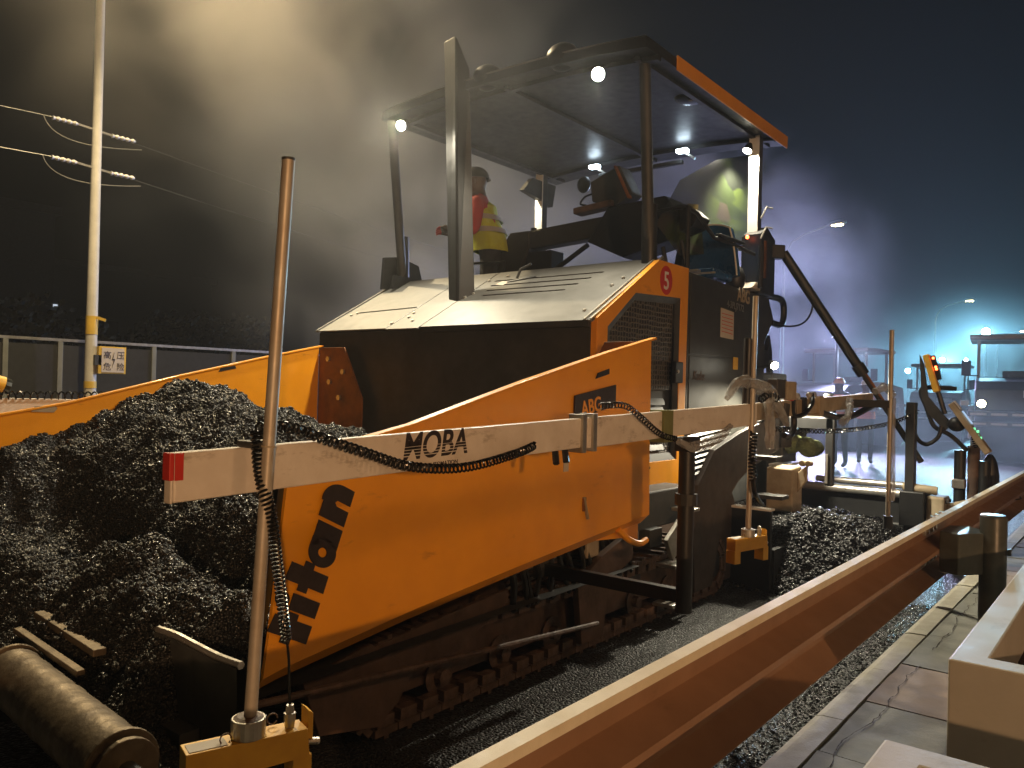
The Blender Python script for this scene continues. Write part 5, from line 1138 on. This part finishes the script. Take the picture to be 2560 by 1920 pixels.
# ================================================================== PEOPLE
def person(loc, ang, pose, label, shirt, vest, trousers, helmet, group=None, z0=0, bare=False):
    """continuous skinned body (local x = facing direction), clothes and helmet as children"""
    t = thing('person', label, 'person', group, loc, ang)
    J = dict(pelvis=((0, 0, .95), .135), waist=((.02, 0, 1.10), .125), chest=((.04, 0, 1.33), .145), neck=((.05, 0, 1.50), .062), head=((.08, 0, 1.60), .085), crown=((.075, 0, 1.70), .088),
             shl=((.03, .17, 1.42), .07), shr=((.03, -.17, 1.42), .07), ell=((.02, .25, 1.15), .05), elr=((.02, -.25, 1.15), .05), hal=((.16, .24, .95), .036), har=((.16, -.24, .95), .036),
             hpl=((0, .09, .90), .10), hpr=((0, -.09, .90), .10), knl=((.04, .11, .50), .065), knr=((.04, -.11, .50), .065), anl=((-.02, .11, .09), .045), anr=((-.02, -.11, .09), .045), tol=((.14, .12, .035), .042), tor=((.14, -.12, .035), .042))
    for k, v in pose.items(): J[k] = (v, J[k][1])
    E_ = [('pelvis', 'waist'), ('waist', 'chest'), ('chest', 'neck'), ('neck', 'head'), ('head', 'crown'), ('chest', 'shl'), ('chest', 'shr'), ('shl', 'ell'), ('shr', 'elr'), ('ell', 'hal'), ('elr', 'har'),
          ('pelvis', 'hpl'), ('pelvis', 'hpr'), ('hpl', 'knl'), ('hpr', 'knr'), ('knl', 'anl'), ('knr', 'anr'), ('anl', 'tol'), ('anr', 'tor')]
    names = list(J); vs = [J[k][0] for k in names]; rad = [J[k][1] for k in names]; ed = [(names.index(a), names.index(b)) for a, b in E_]
    for s in ('l', 'r'):                 # five fingers per hand, thumb off the side
        h = Vector(J['ha'+s][0]); e = Vector(J['el'+s][0]); d = (h-e).normalized(); sd = d.orthogonal().normalized(); hi = names.index('ha'+s)
        palm = h+d*.06; vs.append(tuple(palm)); rad.append(.030); pi = len(vs)-1; ed.append((hi, pi))
        for q, (off, ln) in enumerate(((-.028, .07), (-.010, .08), (.010, .075), (.028, .06), (.045, .035))):
            a = palm+sd*off+d*(.02 if q < 4 else -.02); b = a+d*ln*.55+Vector((0, 0, -.006)); c = b+d*ln*.4+Vector((0, 0, -.018))
            k = len(vs); vs += [tuple(a), tuple(b), tuple(c)]; rad += [.010, .009, .008]; ed += [(pi, k), (k, k+1), (k+1, k+2)]
    me = bpy.data.meshes.new('body'); me.from_pydata(vs, ed, []); o = bpy.data.objects.new('body', me); link(o, t)
    m = o.modifiers.new('skin', 'SKIN'); m.use_smooth_shade = True
    for i, r_ in enumerate(rad): me.skin_vertices[0].data[i].radius = (r_, r_*(1.0))
    me.skin_vertices[0].data[0].use_root = True
    o.modifiers.new('sub', 'SUBSURF').levels = 2; o.modifiers['sub'].render_levels = 2
    dg = bpy.context.evaluated_depsgraph_get(); dg.update(); full = bpy.data.meshes.new_from_object(o.evaluated_get(dg)); o.modifiers.clear(); o.data = full; full.name = 'body'
    full.materials.clear()
    for k in ('skin', shirt, trousers, 'rubber'): full.materials.append(M[k])
    nk = Vector(J['neck'][0]); wz = J['waist'][0][2]-.04
    for p in full.polygons:
        c = p.center; hands = min((c-Vector(J['hal'][0])).length, (c-Vector(J['har'][0])).length)
        p.material_index = 0 if (c.z > nk.z-.005 and (c-nk).length < .36 and abs(c.y-nk.y) < .14) or hands < .10 and c.z < 5 and (c-Vector(J['hal'][0])).length < .12 or (c-Vector(J['har'][0])).length < .10 else 3 if c.z < .085 else 2 if c.z < wz else 1
    hd_ = Vector(J['head'][0]); cr = Vector(J['crown'][0]); up_ = (cr-hd_).normalized()
    fc_ = MB(); hc = hd_.lerp(cr, .35)
    fc_.ball(tuple(hc), .098, 16, 12, (1.02, .82, 1.22)); fc_.ball((hc.x+.103, hc.y, hc.z-.012), .019, 8, 6, (1, .8, 1.3))
    for s in (-1, 1): fc_.ball((hc.x, hc.y+s*.083, hc.z-.005), .024, 8, 6, (.6, .4, 1.2))
    fc_.build('face', 'skin', t, smooth=True)
    for s in (-1, 1): MB().ball((hc.x+.087, hc.y+s*.033, hc.z+.012), .011, 8, 6).build('eye', 'ink', t, smooth=True)
    MB().ball((hc.x+.088, hc.y, hc.z-.052), .018, 8, 6, (.5, 1.3, .35)).build('mouth', 'rust', t, smooth=True)
    H_ = MB(); vv = []; ff = []; nu, nv = 20, 7
    for j in range(nv+1):
        a = math.pi/2*j/nv
        for i in range(nu): b = 2*math.pi*i/nu; vv.append((hc.x+.126*math.sin(a)*math.cos(b), hc.y+.108*math.sin(a)*math.sin(b), hc.z+.035+.115*math.cos(a)))
    for i in range(nu): b = 2*math.pi*i/nu; vv.append((hc.x+(.165 if math.cos(b) > 0 else .14)*math.cos(b), hc.y+.122*math.sin(b), hc.z+.030))
    for j in range(nv+1):
        for i in range(nu): ff.append((j*nu+i, j*nu+(i+1) % nu, (j+1)*nu+(i+1) % nu, (j+1)*nu+i))
    H_.add(vv, ff).build('helmet', helmet, t, smooth=True)
    # vest: shell lofted around pelvis..neck
    prof_ = [('pelvis', .0, .185, .165), ('waist', .0, .178, .155), ('chest', -.05, .195, .160), ('chest', .06, .185, .150), ('neck', -.05, .11, .09)]
    vv = []; ff = []; nu = 20
    for k, dz, ry, rx in prof_:
        c = Vector(J[k][0])+Vector((0, 0, dz))
        for i in range(nu):
            b = 2*math.pi*i/nu; w_ = 1+.05*math.sin(5*b+dz*30); vv.append((c.x+rx*math.cos(b)*w_, c.y+ry*math.sin(b)*w_, c.z))
    for j in range(len(prof_)-1):
        for i in range(nu): ff.append((j*nu+i, j*nu+(i+1) % nu, (j+1)*nu+(i+1) % nu, (j+1)*nu+i))
    v = MB().add(vv, ff).build('vest', vest, t, smooth=True)
    for a, b, f0, f1 in (('waist', 'chest', .05, .28), ('waist', 'chest', .62, .85)):
        A, B = Vector(J[a][0]), Vector(J[b][0])
        vv = []; ff = []
        for f in (f0, f1):
            c = A.lerp(B, f)
            for i in range(nu): bb = 2*math.pi*i/nu; vv.append((c.x+.178*math.cos(bb), c.y+(.203)*math.sin(bb), c.z))
        for i in range(nu): ff.append((i, (i+1) % nu, nu+(i+1) % nu, nu+i))
        MB().add(vv, ff).build('reflective_band', 'reflect', v, smooth=True)
    return t
person((-4.80, 5.65, 1.71), math.atan2(-.62, -.78), dict(chest=((.10), 0, 1.30), neck=(.12, 0, 1.47), head=(.15, 0, 1.56), crown=(.16, 0, 1.65), shl=(.12, .18, 1.37), shr=(.14, -.18, 1.37),
       ell=(.14, .24, 1.10), elr=(.20, -.22, 1.12), hal=(.36, .16, 1.12), har=(.38, -.12, 1.14)),
       'operator in dark helmet, red shirt and lime vest leaning forward behind the exhaust stack', 'shirt_red', 'vest', 'trouser', 'helmet')
person((-.84, 10.98, 0), math.atan2(-.9, -.2), dict(hal=(.22, .20, 1.02), har=(.22, -.20, 1.0)),
       'roadworker in lime vest and yellow helmet half cut by the right edge', 'vest', 'vest', 'trouser', 'helmet_y')
person((-4.83, 16.6, 0), math.atan2(-1, -.2), {}, 'roadworker with orange helmet in the steam left of the long strut', 'door', 'vest_o', 'trouser', 'orange' , 'roadworkers in the steam')
person((-4.73, 18.0, 0), math.atan2(-1, .3), dict(hal=(.3, .2, 1.2), har=(.28, -.2, 1.15)), 'roadworker with pale helmet in the steam beside the long strut', 'reflect', 'vest_o', 'trouser', 'white', 'roadworkers in the steam')

# ================================================================== MACHINES FURTHER BACK
def roller(x, y, ang, label, s=1.0, head=False):
    t = thing('road_roller', label, 'road roller', 'road rollers further down the road', (x, y, 0), ang)   # front looks along -y
    def P(nm, b, m, bevel=0, par=None, smooth=False, kind=None):
        b.v = [(a*s, c*s, d*s) for a, c, d in b.v]; return b.build(nm, m, par or t, bevel=bevel, smooth=smooth)
    for yy in (-1.35, 1.55):
        P('drum', MB().cyl((-.85, yy, .60), (.85, yy, .60), .60, 36), 'dark', .01, smooth=True)
        for sx in (-1, 1): P('drum_yoke', MB().prism([(yy-.12, .5), (yy-.12, 1.25), (yy+.12, 1.25), (yy+.12, .5)], 0, sx*.90, sx*.97), 'cream', .01)
    P('front_bumper', MB().box(-.98, .98, -2.12, -2.0, 1.02, 1.14), 'body_far', .01); 
    for k in range(5):
        P('bumper_stripe', MB().box(-.93+.39*k, -.62+.39*k, -2.128, -2.121, 1.05, 1.10), 'white')
        P('bumper_stripe', MB().box(-.93+.39*k, -.62+.39*k, -2.055, -2.048, .84, .885), 'white')
    P('lower_bar', MB().box(-.95, .95, -2.045, -1.98, .80, .92), 'body_far', .01)
    P('hood', MB().prism([(-2.0, 1.15), (-2.0, 1.62), (-1.7, 1.80), (-.55, 1.90), (-.55, 1.15)], 0, -.85, .85), 'body_far', .03)
    P('chassis', MB().box(-.80, .80, -1.0, 2.1, .95, 1.30), 'cream', .02)
    P('number_board', MB().box(.05, .55, -2.013, -2.003, 1.45, 1.60), 'white')
    P('engine_cover', MB().prism([(.7, 1.30), (.7, 1.95), (2.0, 1.80), (2.1, 1.30)], 0, -.80, .80), 'cream', .03)
    for sx in (-1, 1):
        for yy in (-.55, .75): P('canopy_post', MB().box(sx*.80-.03, sx*.80+.03, yy-.03, yy+.03, 1.3, 2.78), 'cream')
        P('mirror', MB().box(sx*1.05-.10, sx*1.05+.10, -.62, -.58, 1.95, 2.30), 'black', .02); P('mirror_arm', MB().bar((sx*.8, -.6, 1.95), (sx*1.05, -.6, 1.95), .03), 'black')
        P('side_arm', MB().box(sx*.97, sx*1.12, -2.05, -1.2, 1.25, 1.36), 'cream', .01)
    P('canopy_roof', MB().box(-.98, .98, -.85, 1.0, 2.78, 2.90), 'cream', .03)
    P('seat', MB().box(-.3, .3, .1, .5, 1.3, 1.55).box(-.3, .3, .45, .55, 1.55, 2.1), 'black', .03)
    P('steering_column', MB().cyl((0, -.1, 1.4), (0, -.25, 1.95), .03, 8).cyl((0, -.24, 1.95), (0, -.26, 1.98), .19, 16), 'black')
    P('front_screen', MB().box(-.77, .77, -.575, -.565, 1.92, 2.76), 'glass_thin')
    for sx in (-1, 1):
        h = P('headlamp', MB().cyl((sx*.72, -2.0, 1.30), (sx*.72, -2.08, 1.30), .09, 16), 'black')
        P('lens', MB().cyl((sx*.72, -2.085, 1.30), (sx*.72, -2.09, 1.30), .085, 16), 'g_head' if head and sx < 0 else 'glass_dark', 0, h)
    return t
def glass_thin():
    m, n, l, b = nmat('thin_glass'); b.inputs['Base Color'].default_value = (.5, .6, .6, 1); b.inputs['Alpha'].default_value = .18; b.inputs['Roughness'].default_value = .05; return m
M['glass_thin'] = glass_thin()
roller(-2.50, 22.6, R(8), 'nearest road roller with cream posts, striped bumper and one lit headlamp at the right edge', 1.02, True)
roller(-5.65, 31, R(4), 'smaller road roller behind the yellow handset, further away', .9)
roller(-6.75, 23.8, R(-10), 'road roller hidden in steam left of the long strut', .95)
def flood(p, label, m='g_flood', d=(-.1, -1, -.15), r_=.17):
    p = Vector(p); t = thing('floodlight', label, 'floodlight', 'floodlights further down the road', (p.x, p.y, 0))
    MB().cyl((0, .12, 0), (0, .12, p.z), .04, 8).build('mast', 'dark', t)
    dd = Vector(d).normalized(); c = Vector((0, 0, p.z))
    MB().tube([c-dd*.14, c-dd*.02, c], [r_*.6, r_*1.15, r_*1.15], 14).build('housing', 'black', t); MB().tube([c+dd*.003, c+dd*.01], [r_, r_*.9], 14).build('lens', m, t)
flood(at(2465, 830, D=36), 'brightest blue white floodlight, above the cream roller')
flood(at(2355, 900, D=36), 'blue white floodlight below the second lamp post', r_=.11)
flood(at(2270, 927, D=40), 'leftmost blue white floodlight, beside the far sensor mast', r_=.12)
flood(at(2308, 930, D=42), 'faint blue white floodlight right of the leftmost one', r_=.07)
flood(at(2415, 900, D=40), 'small blue white floodlight left of the roller mirror', r_=.08)
flood(at(2090, 838, D=21), 'violet white floodlight glowing through the steam', 'g_purple', r_=.10)
t = thing('red_beacon', 'tiny red beacon light in the steam behind the paver', 'beacon'); c = at(1950, 808, D=26); MB().ball(tuple(c), .05, 8, 6).build('lens', 'g_red', t); MB().cyl((c.x, c.y, 0), (c.x, c.y, c.z), .02, 6).build('mast', 'dark', t)
# far kerb and verge
o = struct(MB().box(-11.6, -11.3, -30, 260, 0, .15).build('far_kerb', 'concrete')); o = struct(MB().box(-60, -11.6, -30, 260, .0, .13).build('verge', 'soil'))

# ================================================================== AIR: haze box and steam
hz = MB().box(-90, 45, -28, 200, -1, 13.5).build('haze', vol_mat('haze_air', 0.0016, (.85, .88, .92), aniso=.35)); hz['kind'] = 'stuff'; hz['label'] = 'thin night haze'
def steam(name, c, rad, dens, col, ns, lo, hi, label, aniso=.2):
    b = MB().ball((0, 0, 0), 1, 20, 14); b.v = [(x*rad[0], y*rad[1], z*rad[2]) for x, y, z in b.v]
    o = b.build(name, vol_mat(name+'_volume', dens, col, ns, lo, hi, aniso, radii=rad)); o.location = c; o['kind'] = 'stuff'; o['label'] = label; return o
steam('steam', (-8.0, 5.6, 6.6), (3.6, 5.0, 3.6), .075, (.92, .85, .74), .55, .40, .64, 'warm lit steam drifting above the hopper and hood')
steam('steam', (-8.2, 9.0, 3.0), (3.6, 4.2, 2.8), .17, (.88, .86, .82), .6, .36, .62, 'grey steam drifting behind the canopy')
steam('steam', (-4.2, 3.1, 3.2), (2.5, 1.9, 1.7), .035, (.90, .88, .84), 1.1, .38, .64, 'thin steam curling up in front of the canopy lamps')
steam('steam', (-6.0, 35.0, 2.6), (7.0, 9.0, 3.6), .035, (.86, .92, .95), .4, .34, .6, 'blue lit mist round the far floodlights')
steam('steam', (-5.6, 12.6, 2.9), (2.9, 4.2, 3.2), .42, (.82, .80, .95), .75, .45, .62, 'violet lit steam rising behind the paver')
steam('steam', (-3.2, 14.0, .6), (4.5, 6.0, 1.4), .055, (.86, .9, .95), .9, .36, .62, 'low blue lit steam over the fresh road')
